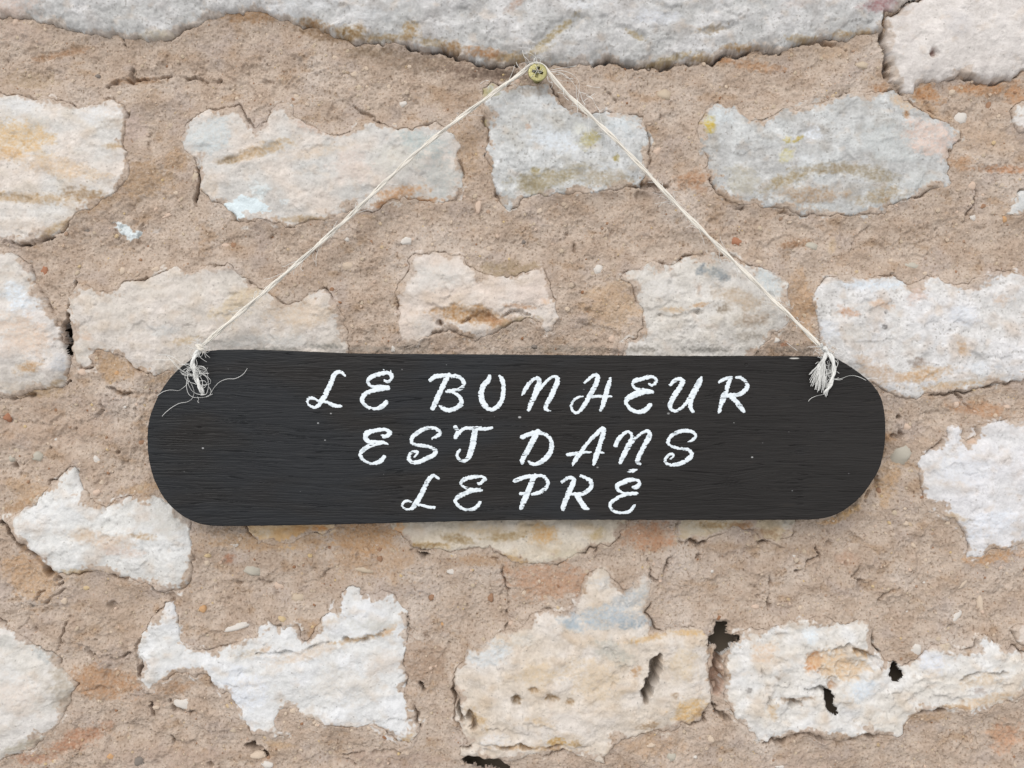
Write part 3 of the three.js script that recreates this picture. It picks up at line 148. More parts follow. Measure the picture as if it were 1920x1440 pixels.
// cracks and gaps that are open in the wall: depth mm, half width px, points
const CUTS = [
  [1.8, 2.6, [[1648, 890], [1645, 902], [1637, 914], [1626, 928], [1622, 940]]],
  [1.6, 2, [[230, 70], [235, 95], [245, 130], [248, 150]]], [1.6, 2.4, [[200, 163], [213, 155], [247, 150], [283, 147], [333, 143], [383, 147], [413, 150]]], [0.4, 7, [[50, 110], [77, 100], [110, 95], [150, 92]]],
  [3, 3, [[366, 292], [373, 310], [377, 333], [370, 358], [366, 385]]], [3.5, 3, [[10, 452], [43, 455], [67, 454], [105, 443]]], [1.2, 1.8, [[413, 388], [420, 410], [417, 420]]], [1, 1.6, [[280, 395], [270, 420], [255, 445], [262, 470]]], [0.9, 1.6, [[318, 420], [318, 450], [312, 475]]],
  [4, 4, [[767, 86], [790, 94], [827, 97], [873, 112], [900, 120], [973, 124]]], [3.2, 3.5, [[1110, 121], [1140, 115], [1187, 123], [1240, 131], [1273, 118]]], [4, 4, [[1283, 118], [1298, 120], [1340, 115], [1362, 100], [1413, 96], [1460, 100]]], [2, 2.5, [[1487, 87], [1520, 75], [1550, 84], [1590, 90]]],
  [5, 4, [[1653, 26], [1652, 60], [1654, 90], [1658, 120], [1664, 140], [1672, 158], [1690, 174]]], [2.5, 4, [[1790, 146], [1810, 143], [1830, 151], [1860, 157], [1897, 151]]], [2, 3, [[1715, 172], [1735, 190], [1748, 212]]],
  [1.2, 1.6, [[1117, 140], [1137, 173], [1160, 187]]], [2.0, 4, [[1187, 352], [1210, 345], [1245, 348], [1280, 338]]], [1.4, 1.8, [[1827, 333], [1833, 360], [1813, 417]]], [1, 1.6, [[1883, 430], [1885, 477]]], [1, 1.6, [[1590, 477], [1610, 443], [1633, 420]]], [1.3, 2, [[1363, 388], [1385, 391], [1400, 390]]], [1.0, 1.6, [[1450, 397], [1490, 405], [1510, 408]]], [1, 1.6, [[1130, 420], [1150, 440]]],
  [5, 6, [[128, 590], [126, 610], [131, 640], [133, 665]]], [16, 10, [[122, 608], [126, 630], [130, 660]]], [2.5, 3, [[143, 528], [133, 550], [128, 580]]], [1.2, 2.5, [[60, 508], [70, 535], [85, 560], [103, 590]]],
  [0.9, 1.5, [[160, 785], [193, 770], [190, 747]]], [0.9, 1.5, [[240, 803], [257, 780], [256, 770]]], [1.5, 2.5, [[200, 725], [230, 735], [262, 740], [290, 735]]], [2, 3, [[0, 750], [40, 744], [77, 740], [110, 732], [130, 712]]],
  [1.8, 2, [[1730, 742], [1765, 736], [1795, 735], [1830, 729]]], [1.6, 2, [[1787, 733], [1807, 757], [1827, 770]]], [2.2, 2.5, [[1780, 737], [1830, 727], [1873, 721], [1913, 715]]], [1.8, 3, [[1663, 817], [1690, 815], [1680, 790], [1690, 780]]],
  [5, 4, [[0, 977], [20, 1000], [37, 1020], [63, 1040], [87, 1064], [110, 1086]]], [1.3, 2, [[67, 1123], [90, 1103], [117, 1093]]], [1.4, 2, [[80, 1137], [100, 1117], [120, 1103]]], [1.6, 2, [[107, 1220], [113, 1203], [117, 1187], [133, 1160]]], [1.2, 1.8, [[37, 1180], [50, 1160], [53, 1133]]], [1.6, 2.5, [[113, 1207], [157, 1217], [180, 1233], [217, 1237], [253, 1223]]], [5, 5, [[262, 1195], [257, 1220], [262, 1250], [263, 1275]]], [3, 3, [[313, 1115], [328, 1120], [330, 1128]]], [2.5, 3, [[283, 1100], [300, 1110], [318, 1114]]], [1, 1.7, [[150, 1300], [180, 1290], [210, 1293]]], [3, 3, [[283, 1323], [287, 1345]]], [2, 3, [[313, 1313], [320, 1330], [363, 1337]]], [4, 5, [[463, 1393], [482, 1402], [500, 1417]]], [2.5, 3, [[320, 1385], [326, 1397]]],
  [1.6, 2.5, [[927, 1047], [940, 1063], [947, 1093], [955, 1127], [973, 1133]]], [3.5, 3.5, [[773, 1034], [790, 1037], [803, 1040]]], [1.3, 1.8, [[1120, 1027], [1122, 1057]]], [1.4, 1.8, [[1213, 1043], [1220, 1083], [1240, 1093], [1250, 1060], [1267, 1040]]], [2, 3, [[1267, 980], [1269, 1000], [1283, 1016]]], [2.6, 3.5, [[1290, 1016], [1305, 1018], [1322, 1014]]], [1.2, 1.7, [[950, 1147], [955, 1167], [950, 1183]]], [1.2, 1.8, [[640, 1415], [707, 1413], [773, 1403], [787, 1377]]], [6, 5, [[855, 1270], [853, 1300], [862, 1325], [868, 1345]]], [15, 8, [[870, 1424], [900, 1425], [930, 1430], [950, 1440]]], [3, 3, [[787, 1280], [793, 1300]]], [1.4, 3, [[650, 1425], [672, 1437]]], [2, 3, [[762, 1285], [772, 1312], [782, 1340], [787, 1365]]], [1.6, 2, [[766, 1140], [768, 1170], [768, 1200]]],
  [1.5, 1.8, [[1303, 1020], [1307, 1047], [1327, 1067]]], [1.5, 1.8, [[1443, 1050], [1440, 1077], [1443, 1103], [1443, 1160]]], [1.2, 1.8, [[1443, 1050], [1467, 1027]]], [1.8, 2.2, [[1533, 1027], [1537, 1040], [1517, 1050], [1513, 1070], [1493, 1070]]], [1.2, 1.8, [[1613, 1040], [1613, 1067], [1600, 1083], [1627, 1093]]], [1.2, 1.8, [[1647, 1133], [1660, 1110], [1697, 1103]]], [0.9, 1.4, [[1830, 1370], [1787, 1413]]], [3, 3, [[1420, 1013], [1440, 1020], [1468, 1026]]], [21, 38, [[1350, 1190], [1352, 1204]]], [4, 13, [[1346, 1225], [1344, 1265], [1345, 1295]]], [3, 3, [[1637, 1190], [1640, 1210], [1650, 1225]]], [15, 14, [[1676, 1248], [1678, 1266]]], [2.5, 3, [[1430, 1393], [1480, 1386], [1513, 1376], [1553, 1385], [1580, 1393], [1613, 1376], [1650, 1384]]], [2.5, 3, [[1337, 1315], [1345, 1330], [1366, 1350]]], [3, 3, [[1322, 1352], [1322, 1335]]], [2.5, 4, [[1715, 1336], [1740, 1333], [1770, 1332]]],
  [1.0, 1.6, [[600, 1085], [620, 1070], [640, 1060]]], [0.9, 1.5, [[480, 1085], [500, 1090], [520, 1110]]], [0.9, 1.5, [[1560, 760], [1580, 800]]], [1.2, 2, [[660, 183], [668, 200], [683, 214], [717, 234], [747, 246]]], [1.4, 2, [[865, 280], [864, 310], [873, 330]]], [1.6, 2.2, [[912, 290], [918, 320], [928, 353], [938, 382]]], [1.4, 2, [[1211, 250], [1220, 275], [1217, 310]]], [1.4, 2, [[1403, 226], [1430, 230], [1455, 222], [1470, 205]]], [1.2, 2, [[455, 198], [466, 218], [480, 248], [496, 238], [512, 204]]],
  // breaks inside stones
  [8, 9, [[1238, 1228], [1228, 1250], [1217, 1280], [1210, 1308]]], [11, 8.5, [[1551, 1296], [1552, 1315], [1562, 1335]]], [3, 4, [[1510, 1290], [1530, 1287], [1550, 1294]]], [2.5, 4, [[1470, 1312], [1495, 1316], [1515, 1300]]], [3, 7, [[880, 1330], [888, 1350], [888, 1362]]], [2, 3, [[860, 1400], [900, 1394], [960, 1397], [1020, 1402]]], [1.6, 3, [[1020, 1402], [1060, 1396], [1110, 1402]]], [1.6, 4, [[645, 1196], [690, 1196], [725, 1184]]], [1.5, 3, [[865, 603], [900, 590], [930, 598], [960, 585], [1000, 590]]], [1.5, 3, [[1235, 590], [1270, 592], [1310, 583]]], [0.5, 9, [[430, 303], [470, 293], [520, 272]]], [0.7, 14, [[1000, 92], [1040, 66], [1085, 38]]], [0.5, 9, [[1160, 60], [1190, 70], [1212, 88]]], [0.5, 9, [[1315, 66], [1345, 60], [1375, 52]]], [0.4, 9, [[60, 376], [0, 372], [-40, 374]]],
  [2, 4, [[1560, 1215], [1590, 1210], [1620, 1222], [1655, 1250]]], [1.5, 3, [[1425, 1250], [1435, 1285], [1440, 1330]]], [1.5, 3, [[1800, 1270], [1840, 1258], [1890, 1262]]], [1.2, 2.5, [[480, 1225], [560, 1222], [620, 1205]]],
];
// pits: x, y, rx, ry, depth mm
const PITS = [[208, 1137, 13, 9, 2.5], [25, 875, 6, 6, 4], [1203, 370, 14, 12, 2.2], [1063, 437, 5, 5, 2], [1075, 463, 5, 12, 2.4], [1237, 217, 4, 8, 1.6], [1552, 1022, 10, 6, 2], [1783, 1180, 6, 8, 2.4], [803, 1193, 6, 5, 2], [957, 1133, 7, 4, 2], [1743, 104, 7, 9, 1.6], [160, 432, 6, 5, 1], [508, 442, 5, 5, 1.4], [90, 838, 3, 3, 2], [133, 805, 3, 3, 2], [220, 847, 3, 3, 2], [130, 1160, 6, 5, 1.8], [70, 1179, 6, 4, 2], [843, 1208, 4, 4, 1.5], [1422, 1122, 5, 4, 1.6], [393, 1437, 8, 5, 3], [250, 135, 4, 9, 1.5], [500, 152, 9, 5, 2], [1160, 1095, 0.1, 0.1, 0.1], [160, 1218, 5, 5, 2], [197, 1231, 4, 4, 2], [1587, 1057, 5, 4, 1], [1620, 1100, 4, 8, 1.5], [447, 1095, 4, 4, 1.6], [434, 1111, 4, 3, 1.6], [520, 1115, 8, 4, 1.6], [487, 1058, 3, 3, 1.5], [618, 1143, 3, 3, 1.5], [1557, 1280, 9, 12, 1.6], [826, 605, 6, 5, 2], [968, 1310, 10, 9, 2.2], [1035, 1305, 12, 7, 1.2], [1000, 1290, 9, 6, 1.2]];

// ------------------------------------------------------------------ rasters of the wall, 1.41 photo pixels to a texel
const RX = -480, RY = -360, S = 1.41, W = 2043, H = 1532, N = W * H;
const sd = new Float32Array(N).fill(60), sid = new Int16Array(N).fill(-1), wpx = new Float32Array(N), wpy = new Float32Array(N);
for (let j = 0, o = 0; j < H; j++) for (let i = 0; i < W; i++, o++) {
  const x = RX + i * S, y = RY + j * S;
  wpx[o] = x + 5.5 * n2(x / 34, y / 34 + 50) + 4.0 * n2(x / 14 + 9, y / 14) + 1.7 * n2(x / 6, y / 6 + 31) + 0.9 * n2(x / 3.3, y / 3.3 + 3);
  wpy[o] = y + 5.5 * n2(x / 34 + 80, y / 34) + 4.0 * n2(x / 14, y / 14 + 60) + 1.7 * n2(x / 6 + 44, y / 6) + 0.9 * n2(x / 3.3 + 8, y / 3.3);
}
const box = (x0, y0, x1, y1) => [clamp(Math.floor((x0 - RX) / S), 0, W - 1), clamp(Math.floor((y0 - RY) / S), 0, H - 1), clamp(Math.ceil((x1 - RX) / S), 0, W - 1), clamp(Math.ceil((y1 - RY) / S), 0, H - 1)];
STONES.forEach((st, k) => {
  const P = st.p, xs = P.map(q => q[0]), ys = P.map(q => q[1]), M = 50;
  const [i0, j0, i1, j1] = box(Math.min(...xs) - M, Math.min(...ys) - M, Math.max(...xs) + M, Math.max(...ys) + M);
  const n = P.length, ax = new Float64Array(n), ay = new Float64Array(n), ex = new Float64Array(n), ey = new Float64Array(n), il = new Float64Array(n);
  for (let a = 0; a < n; a++) { const b = (a + 1) % n; ax[a] = P[a][0]; ay[a] = P[a][1]; ex[a] = P[b][0] - ax[a]; ey[a] = P[b][1] - ay[a]; il[a] = 1 / (ex[a] * ex[a] + ey[a] * ey[a]); }
  for (let j = j0; j <= j1; j++) for (let i = i0; i <= i1; i++) {
    const o = j * W + i, x = wpx[o], y = wpy[o];
    let best = 1e9, ins = false;
    for (let a = 0; a < n; a++) {
      const dx = x - ax[a], dy = y - ay[a]; let t = (dx * ex[a] + dy * ey[a]) * il[a]; t = t < 0 ? 0 : t > 1 ? 1 : t;
      const qx = dx - t * ex[a], qy = dy - t * ey[a], q = qx * qx + qy * qy; if (q < best) best = q;
      const y1 = ay[a], y2 = y1 + ey[a];
      if ((y1 > y) !== (y2 > y) && x < ax[a] + ex[a] * (y - y1) / ey[a]) ins = !ins;
    }
    const d = ins ? -Math.sqrt(best) : Math.sqrt(best);
    if (d < sd[o]) { sd[o] = d; sid[o] = k; }
  }
});
// cuts and pits
const cut = new Float32Array(N), open = new Float32Array(N);
for (const [dep, hw, pts] of CUTS) {
  const xs = pts.map(q => q[0]), ys = pts.map(q => q[1]), M = hw * 2 + 8;
  const [i0, j0, i1, j1] = box(Math.min(...xs) - M, Math.min(...ys) - M, Math.max(...xs) + M, Math.max(...ys) + M);
  for (let j = j0; j <= j1; j++) for (let i = i0; i <= i1; i++) {
    const o = j * W + i, ragged = dep >= 10 ? 0.45 : 1, x = wpx[o] * ragged + (RX + i * S) * (1 - ragged), y = wpy[o] * ragged + (RY + j * S) * (1 - ragged); let best = 1e9, bt = 0, low = false;
    for (let a = 0; a + 1 < pts.length; a++) {
      const ex = pts[a + 1][0] - pts[a][0], ey = pts[a + 1][1] - pts[a][1], dx = x - pts[a][0], dy = y - pts[a][1];
      const t = clamp((dx * ex + dy * ey) / (ex * ex + ey * ey), 0, 1), q = Math.hypot(dx - t * ex, dy - t * ey);
      if (q < best) { best = q; bt = (a + t) / (pts.length - 1); low = dy - t * ey > 0 && Math.abs(ex) > Math.abs(ey); }
    }
    const w = hw * (0.95 + 0.6 * n2(x / 21, y / 21) + 0.25 * n2(x / 6, y / 6)) * (0.45 + 0.55 * Math.min(1, Math.min(bt, 1 - bt) * 6 + 0.2));
    const v = dep * 2.0 * (hw < 6 ? 0.2 + 0.8 * sstep(-0.3, 0.35, n2(x / 30 + 3, y / 30)) : 1) * (1 - sstep(w * 0.4, w * (low ? 1.9 : 1.2), best)); if (dep >= 10) { open[o] = Math.max(open[o], v / (dep * 2)); cut[o] = Math.max(cut[o], v / (dep * 2) * 4); }
    else if (v > cut[o]) cut[o] = v;
  }
}
for (const [x0, y0, rx, ry, dep] of PITS) {
  const [i0, j0, i1, j1] = box(x0 - rx * 1.6, y0 - ry * 1.6, x0 + rx * 1.6, y0 + ry * 1.6);
  for (let j = j0; j <= j1; j++) for (let i = i0; i <= i1; i++) {
    const o = j * W + i, d = Math.hypot((wpx[o] - x0) / rx, (wpy[o] - y0) / ry), v = dep * (1 - sstep(0.5, 1.15, d)); if (v > cut[o]) cut[o] = v;
  }
}
// colours (sRGB bytes) and heights (mm)
const cs = new Float32Array(N * 3), cm = new Float32Array(N * 3), hs = new Float32Array(N), hm = new Float32Array(N), fine = new Uint8Array(N * 4);
const MORT = [[195, 177, 161], [182, 161, 143], [204, 190, 178], [171, 144, 119]];
for (let j = 0, o = 0; j < H; j++) for (let i = 0; i < W; i++, o++) {
  const x = RX + i * S, y = RY + j * S, d = sd[o], k = sid[o];
  const f1 = fbm(x / 8, y / 8, 2), f2 = n2(x / 3.1 + 5, y / 3.1), f3 = fbm(x / 38 + 7, y / 38, 3), g1 = n2(x / 2.3, y / 2.3 + 77);
  const m1 = fbm(x / 15 + 61, y / 15, 3), m2 = n2(x / 6.2 + 8, y / 6.2 + 70), m3 = n2(x / 4.1 + 88, y / 4.1), rough = sstep(-0.45, 0.5, fbm(x / 110 + 9, y / 95 + 9, 2));
  // mortar
  const lo = fbm(x / 170, y / 130, 2), mid = fbm(x / 52 + 33, y / 45, 2);
  let h = -1.0 + 2.0 * lo + 1.35 * mid + (0.28 + 0.4 * rough) * f1 + 0.26 * f2 + 0.45 * m1 - 0.7 * sstep(0.35, 0.75, n2(x / 9 + 3, y / 9 + 3)) * sstep(-0.2, 0.5, f3);
  const craze = Math.abs(n2(x / 27 + 0.12 * f1 + 200, y / 27 + 0.5 * n2(x / 11, y / 11)));
  const cz = (1 - sstep(0.012, 0.06, craze)) * sstep(-0.15, 0.4, fbm(x / 70 + 60, y / 70, 2)) + (1 - sstep(0.02, 0.09, Math.abs(n2(x / 15 + 0.3 * m1 + 500, y / 15 + 0.3 * f1)))) * sstep(0.1, 0.5, fbm(x / 60 + 360, y / 60, 2)) * 0.7;
  const X2 = wpx[o], Y2 = wpy[o];
  h += 0.9 * (sstep(-0.035, 0.035, fbm(X2 / 95 + 77, Y2 / 60, 2)) - 0.5) * sstep(-0.2, 0.2, n2(x / 120, y / 120 + 9)) + 0.6 * (sstep(-0.04, 0.04, fbm(X2 / 48 + 177, Y2 / 34, 2) - 0.1) - 0.5) * sstep(-0.1, 0.3, n2(x / 90 + 50, y / 90));
  h -= 0.75 * cz + 1.1 * sstep(0.58, 0.72, n2(x / 5.5 + 610, y / 5.5)) * sstep(0.0, 0.4, n2(x / 30 + 20, y / 30));
  const t1 = sstep(-0.5, 0.6, mid + 0.5 * f3), t2 = sstep(0.1, 0.9, lo + 0.4 * f3), t3 = sstep(0.2, 0.7, fbm(x / 60 + 140, y / 40 + 11, 4) + 0.2 * m2), t4 = sstep(0.1, 0.7, fbm(x / 75 + 840, y / 60 + 11, 3));
  for (let c = 0; c < 3; c++) {
    let v = MORT[0][c] + (MORT[1][c] - MORT[0][c]) * t1; v += (MORT[2][c] - v) * t2 * 0.8; v += (MORT[3][c] - v) * t3 * 0.75; v += ([181, 165, 154][c] - v) * t4 * 0.7;
    cm[o * 3 + c] = v + 6 * f1 + 8 * f2 + 5 * g1 + 9 * m1 + 8 * m2 + 8 * m3;
  }
  // sand grains: dark, pale and rust coloured
  const sp = n2(x / 3.6 + 300, y / 3.6), sq = n2(x / 5.2 + 400, y / 5.2 + 10), sr = n2(x / 4.2 + 510, y / 4.2 + 90);
  const mixm = (col, a) => { for (let c = 0; c < 3; c++) cm[o * 3 + c] += (col[c] - cm[o * 3 + c]) * a; };
  mixm([108, 86, 68], (0.5 + 0.25 * t3) * sstep(0.42 - 0.12 * t3, 0.68, n2(x / 4.7 + 300, y / 4.2))); mixm([104, 82, 66], 0.7 * sstep(0.6, 0.8, sp)); mixm([216, 196, 174], 0.8 * sstep(0.66, 0.82, sq)); mixm([168, 120, 84], 0.6 * sstep(0.68, 0.85, sr));
  // stone
  let hst = -14, edgeTop = h;
  if (k >= 0 && d < 58) {
    const s = STONES[k], q = fbm(x / 52 + k * 13, y / 42 - k * 7, 3), q2 = fbm(x / 85 - k * 5, y / 70 + k * 3, 3), rg = 1 - 2 * Math.abs(n2(x / 34 + k * 3.3 + 0.4 * f1, y / 26 + k));
    const rim = s.b + s.r * (1.05 * q + 0.2 * rg) + (0.05 + 0.20 * rough) * (f1 + 0.7 * m1) + 0.08 * f2 - 0.6 * (1 - sstep(0.01, 0.05, Math.abs(n2(x / 36 + 0.35 * m1 + 900, y / 24)))) * sstep(0.1, 0.5, fbm(x / 60 + 30, y / 60 + k, 2));
    const inn = Math.max(0, -d), ter = s.r * sstep(-0.1, 0.4, n2(x / 80 + 5 * k, y / 70)) * (0.6 * (sstep(-0.04, 0.04, fbm(X2 / 70 + k * 31, Y2 / 44, 3)) - 0.5) + 0.3 * (sstep(-0.05, 0.05, fbm(X2 / 34 + k * 3 + 8, Y2 / 26, 2) + 0.12) - 0.5) * rough);
    hst = rim + s.g * (1 - Math.exp(-inn / 38)) + 1.0 * q2 + 1.25 * ter * sstep(0, 14, inn) - 0.5 * Math.exp(-inn / 3) - (s.l < -1 ? 2.0 : s.l < -0.3 ? 1.0 : 0.35) * Math.exp(-inn / 11);
    if (d > 0) hst -= d * 1.1;
    const lip = s.l + 1.1 * n2(x / 48 + k, y / 48) + 0.35 * n2(x / 15, y / 15 + 4);
    const gap = sstep(0.12, 0.55, n2(x / 46 + 17, y / 46 + k) + 0.15 * n2(x / 11, y / 11));
    const soft = s.l < -1 ? 0 : sstep(-0.12, 0.2, n2(x / 62 + 3 * k, y / 62 + 40) + 0.15 * n2(x / 17, y / 17));
    const w = Math.exp(-Math.max(0, d) / 22);
    h += (rim + 0.5 * q2 - 0.6 + lip - h) * w * 0.9;
    h += soft * 0.5 * w; h -= gap * (1 - soft) * 3.4 * Math.exp(-((d - 1.4) * (d - 1.4)) / 3.2);
    if (d < 0) { h += Math.max(d, -11) * (1.1 - 0.94 * soft) + Math.min(0, d + 11) * 1.1; hst += soft * (0.5 * Math.exp(-inn / 3) + 0.35 * Math.exp(-inn / 11)) * 0.8; }
    const a1 = sstep(-0.5, 0.6, q2 + 0.3 * f3), a2 = sstep(0.0, 0.75, q), gr = (5 + 14 * s.s) * m1 + (5 + 6 * s.s) * m2 + 4 * f1 + (3 + 7 * s.s) * m3 + 4 * f2 + 3 * g1 + (6 + 10 * s.s) * f3;
    const tan = 0.34 * sstep(0.15, 0.75, fbm(x / 30 + 700 + k, y / 24, 3));
    const dk = s.s * (0.75 * sstep(0.4, 0.7, n2(x / 4.4 + 90, y / 4.4)) * sstep(-0.35, 0.4, fbm(x / 30 + 70, y / 30, 2)) + 0.55 * sstep(0.35, 0.75, n2(x / 8 + 20, y / 8) + 0.3 * m3) * sstep(-0.1, 0.5, f3)) + 0.5 * sstep(0.7, 0.8, n2(x / 4.6 + 950, y / 4.6));
    for (let c = 0; c < 3; c++) {
      let v = s.c[0][c] + (s.c[1][c] - s.c[0][c]) * a1; v += (s.c[2][c] - v) * a2 * 0.65; v += gr;
      v += ([206, 187, 169][c] - v) * tan; v += ([122, 116, 110][c] - v) * dk; cs[o * 3 + c] = v;
    }
  }
  if (k >= 0 && d < 3) {
    const film = sstep(0.15, 0.42, fbm(x / 46 + 210, y / 40 + k * 2, 4) + 0.3 * m2 + 0.52 + d / 24) * (STONES[k].l > -1 ? 0.92 : 0.5);
    if (film > 0) { for (let c = 0; c < 3; c++) cs[o * 3 + c] += (cm[o * 3 + c] - cs[o * 3 + c]) * film; hst += film * 0.25 * (0.6 + m1); }
  }
  if (k >= 0 && d > -3 && d < 30) {   // thin skim of mortar that lets the stone show through in patches
    const bare = sstep(0.2, 0.5, fbm(x / 40 + 1210, y / 34 + k * 2, 4) + 0.3 * m2 + 0.25 - d / 16) * (STONES[k].l > -1 ? 0.8 : 0);
    if (bare > 0) for (let c = 0; c < 3; c++) cm[o * 3 + c] += (cs[o * 3 + c] - cm[o * 3 + c]) * bare;
  }
  hs[o] = hst; hm[o] = h;
  const b = 128 + 60 * f2 + 42 * g1 + 24 * n2(x / 1.9 + 7, y / 1.9);
  fine[o * 4] = fine[o * 4 + 1] = fine[o * 4 + 2] = clamp(b, 0, 255); fine[o * 4 + 3] = 255;
}
function patches(list, arr, hh) {
  for (const [x0, y0, rx, ry, deg, col, al, up = 0] of list) {
    const R = Math.max(rx, ry) * 1.7 + 6, [i0, j0, i1, j1] = box(x0 - R, y0 - R, x0 + R, y0 + R), c = Math.cos(deg * Math.PI / 180), s = Math.sin(deg * Math.PI / 180);
    const fs = clamp(Math.min(rx, ry) * 1.1, 7, 24), lime = col[2] > 228 && al >= 0.95, soft = lime ? 0.18 : clamp(9 / Math.min(rx, ry) + 0.25, 0.3, 0.75);
    for (let j = j0; j <= j1; j++) for (let i = i0; i <= i1; i++) {
      const o = j * W + i, x = RX + i * S, y = RY + j * S, dx = x - x0, dy = y - y0, u = (dx * c + dy * s) / rx, v = (-dx * s + dy * c) / ry;
      let d = Math.hypot(u, v); if (d > 1.7) continue;
      d += 0.5 * fbm(x / fs + x0, y / (fs * 0.75) + y0, 3) + 0.2 * n2(x / 5 + y0, y / 4.5);
      const m = 1 - sstep(1.05 - soft, 1.05, d); if (m <= 0) continue;
      const a = lime ? m * al : clamp(m * al * (0.78 + 0.45 * n2(x / 5.2 + x0, y / 4.4 + 3) + 0.3 * n2(x / 9 + y0, y / 8) + 0.2 * n2(x / 2.8, y / 2.8)), 0, 1);
      const jit = 7 * n2(x / 3, y / 3 + x0) + 7 * n2(x / 11 + y0, y / 8);
      for (let ch = 0; ch < 3; ch++) arr[o * 3 + ch] += (col[ch] + jit - arr[o * 3 + ch]) * a;
      hh[o] += up * m;
    }
  }
}
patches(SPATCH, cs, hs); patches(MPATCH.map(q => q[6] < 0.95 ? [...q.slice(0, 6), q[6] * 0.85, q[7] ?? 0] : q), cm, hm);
for (let o = 0; o < N; o++) {
  hs[o] -= cut[o] * Math.max(0.3 + 0.7 * sstep(2, 9, -sd[o]), sstep(2, 4, cut[o]) * sstep(0, 0.1, open[o])); hm[o] -= cut[o];
}
// nothing stands into the board that hangs in front
for (let j = 0, o = 0; j < H; j++) for (let i = 0; i < W; i++, o++) {
  const x = RX + i * S, y = RY + j * S;
  hs[o] = clamp(hs[o], -25, 6.5); hm[o] = clamp(hm[o], -25, 5.5);
  if (x > 255 && x < 1685 && y > 640 && y < 1005) { hs[o] = Math.min(hs[o], 2.9); hm[o] = Math.min(hm[o], 2.9); }
}
const ALB = 0.90;   // photo value to base colour, in sRGB terms
function colTex(arr) {
  const d = new Uint8Array(N * 4);
  for (let o = 0; o < N; o++) { for (let c = 0; c < 3; c++) d[o * 4 + c] = clamp(arr[o * 3 + c] * ALB, 0, 255); d[o * 4 + 3] = 255; }
  const t = new THREE.DataTexture(d, W, H); t.colorSpace = THREE.SRGBColorSpace; t.magFilter = THREE.LinearFilter; t.minFilter = THREE.LinearMipmapLinearFilter; t.generateMipmaps = true; t.needsUpdate = true; return t;
}
const fineTex = new THREE.DataTexture(fine, W, H); fineTex.magFilter = THREE.LinearFilter; fineTex.needsUpdate = true;
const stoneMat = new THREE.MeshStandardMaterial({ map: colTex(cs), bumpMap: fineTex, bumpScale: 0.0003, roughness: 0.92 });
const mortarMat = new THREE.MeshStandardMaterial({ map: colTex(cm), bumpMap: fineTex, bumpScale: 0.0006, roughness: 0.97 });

// grid lines of the wall's relief: fine where the photograph looks, wide beyond it
function lines(a, b, f0, f1, stepF, stepC) { const r = []; for (let v = a; v < f0; v += stepC) r.push(v); for (let v = f0; v < f1; v += stepF) r.push(v); for (let v = f1; v <= b; v += stepC) r.push(v); return r; }
const GXs = lines(-476, 2396, -50, 1970, 2.15, 6), GYs = lines(-356, 1796, -50, 1490, 2.15, 6), NX = GXs.length, NY = GYs.length;
const samp = (arr, x, y) => { const u = clamp((x - RX) / S, 0, W - 1.001), v = clamp((y - RY) / S, 0, H - 1.001), i = Math.floor(u), j = Math.floor(v), a = u - i, b = v - j, o = j * W + i; return (arr[o] * (1 - a) + arr[o + 1] * a) * (1 - b) + (arr[o + W] * (1 - a) + arr[o + W + 1] * a) * b; };
const gsd = new Float32Array(NX * NY), gid = new Int16Array(NX * NY), gop = new Float32Array(NX * NY), ghs = new Float32Array(NX * NY), ghm = new Float32Array(NX * NY);
for (let j = 0; j < NY; j++) for (let i = 0; i < NX; i++) {
  const o = j * NX + i, x = GXs[i], y = GYs[j];
  gsd[o] = samp(sd, x, y); gop[o] = samp(open, x, y); ghs[o] = samp(hs, x, y); ghm[o] = samp(hm, x, y);
  gid[o] = sid[clamp(Math.round((y - RY) / S), 0, H - 1) * W + clamp(Math.round((x - RX) / S), 0, W - 1)];
}
function relief(keep, hgt, i0, j0, i1, j1) {
  const map = new Map(), pos = [], uv = [], idx = [];
  const vert = (i, j) => { const o = j * NX + i; let v = map.get(o); if (v === undefined) { v = map.size; map.set(o, v); const x = GXs[i], y = GYs[j]; pos.push((x - 960) * K, (720 - y) * K, hgt[o] * 0.001); uv.push((x - RX + S / 2) / (S * W), (y - RY + S / 2) / (S * H)); } return v; };
  for (let j = j0; j < j1; j++) for (let i = i0; i < i1; i++) {
    const o = j * NX + i; if (gop[o] > 0.42 || !keep(o, o + 1, o + NX, o + NX + 1)) continue;   // the wall is hollow behind its few open cavities
    const a = vert(i, j), b = vert(i + 1, j), c = vert(i, j + 1), d = vert(i + 1, j + 1);
    if (Math.abs(hgt[o] - hgt[o + NX + 1]) < Math.abs(hgt[o + 1] - hgt[o + NX])) idx.push(a, c, d, a, d, b); else idx.push(a, c, b, b, c, d);
  }
  const g = new THREE.BufferGeometry();
  g.setAttribute('position', new THREE.Float32BufferAttribute(pos, 3)); g.setAttribute('uv', new THREE.Float32BufferAttribute(uv, 2)); g.setIndex(idx); g.computeVertexNormals();
  return g;
}
const wall = new THREE.Group(); named(wall, 'stone_wall'); scene.add(wall);
tag(wall, 'old rubble wall of pale limestone blocks bedded in tan lime mortar', 'wall');
const mortar = put(new THREE.Mesh(relief((a, b, c, d) => Math.min(gsd[a], gsd[b], gsd[c], gsd[d]) > -17, ghm, 0, 0, NX - 1, NY - 1), mortarMat), 'mortar', wall);
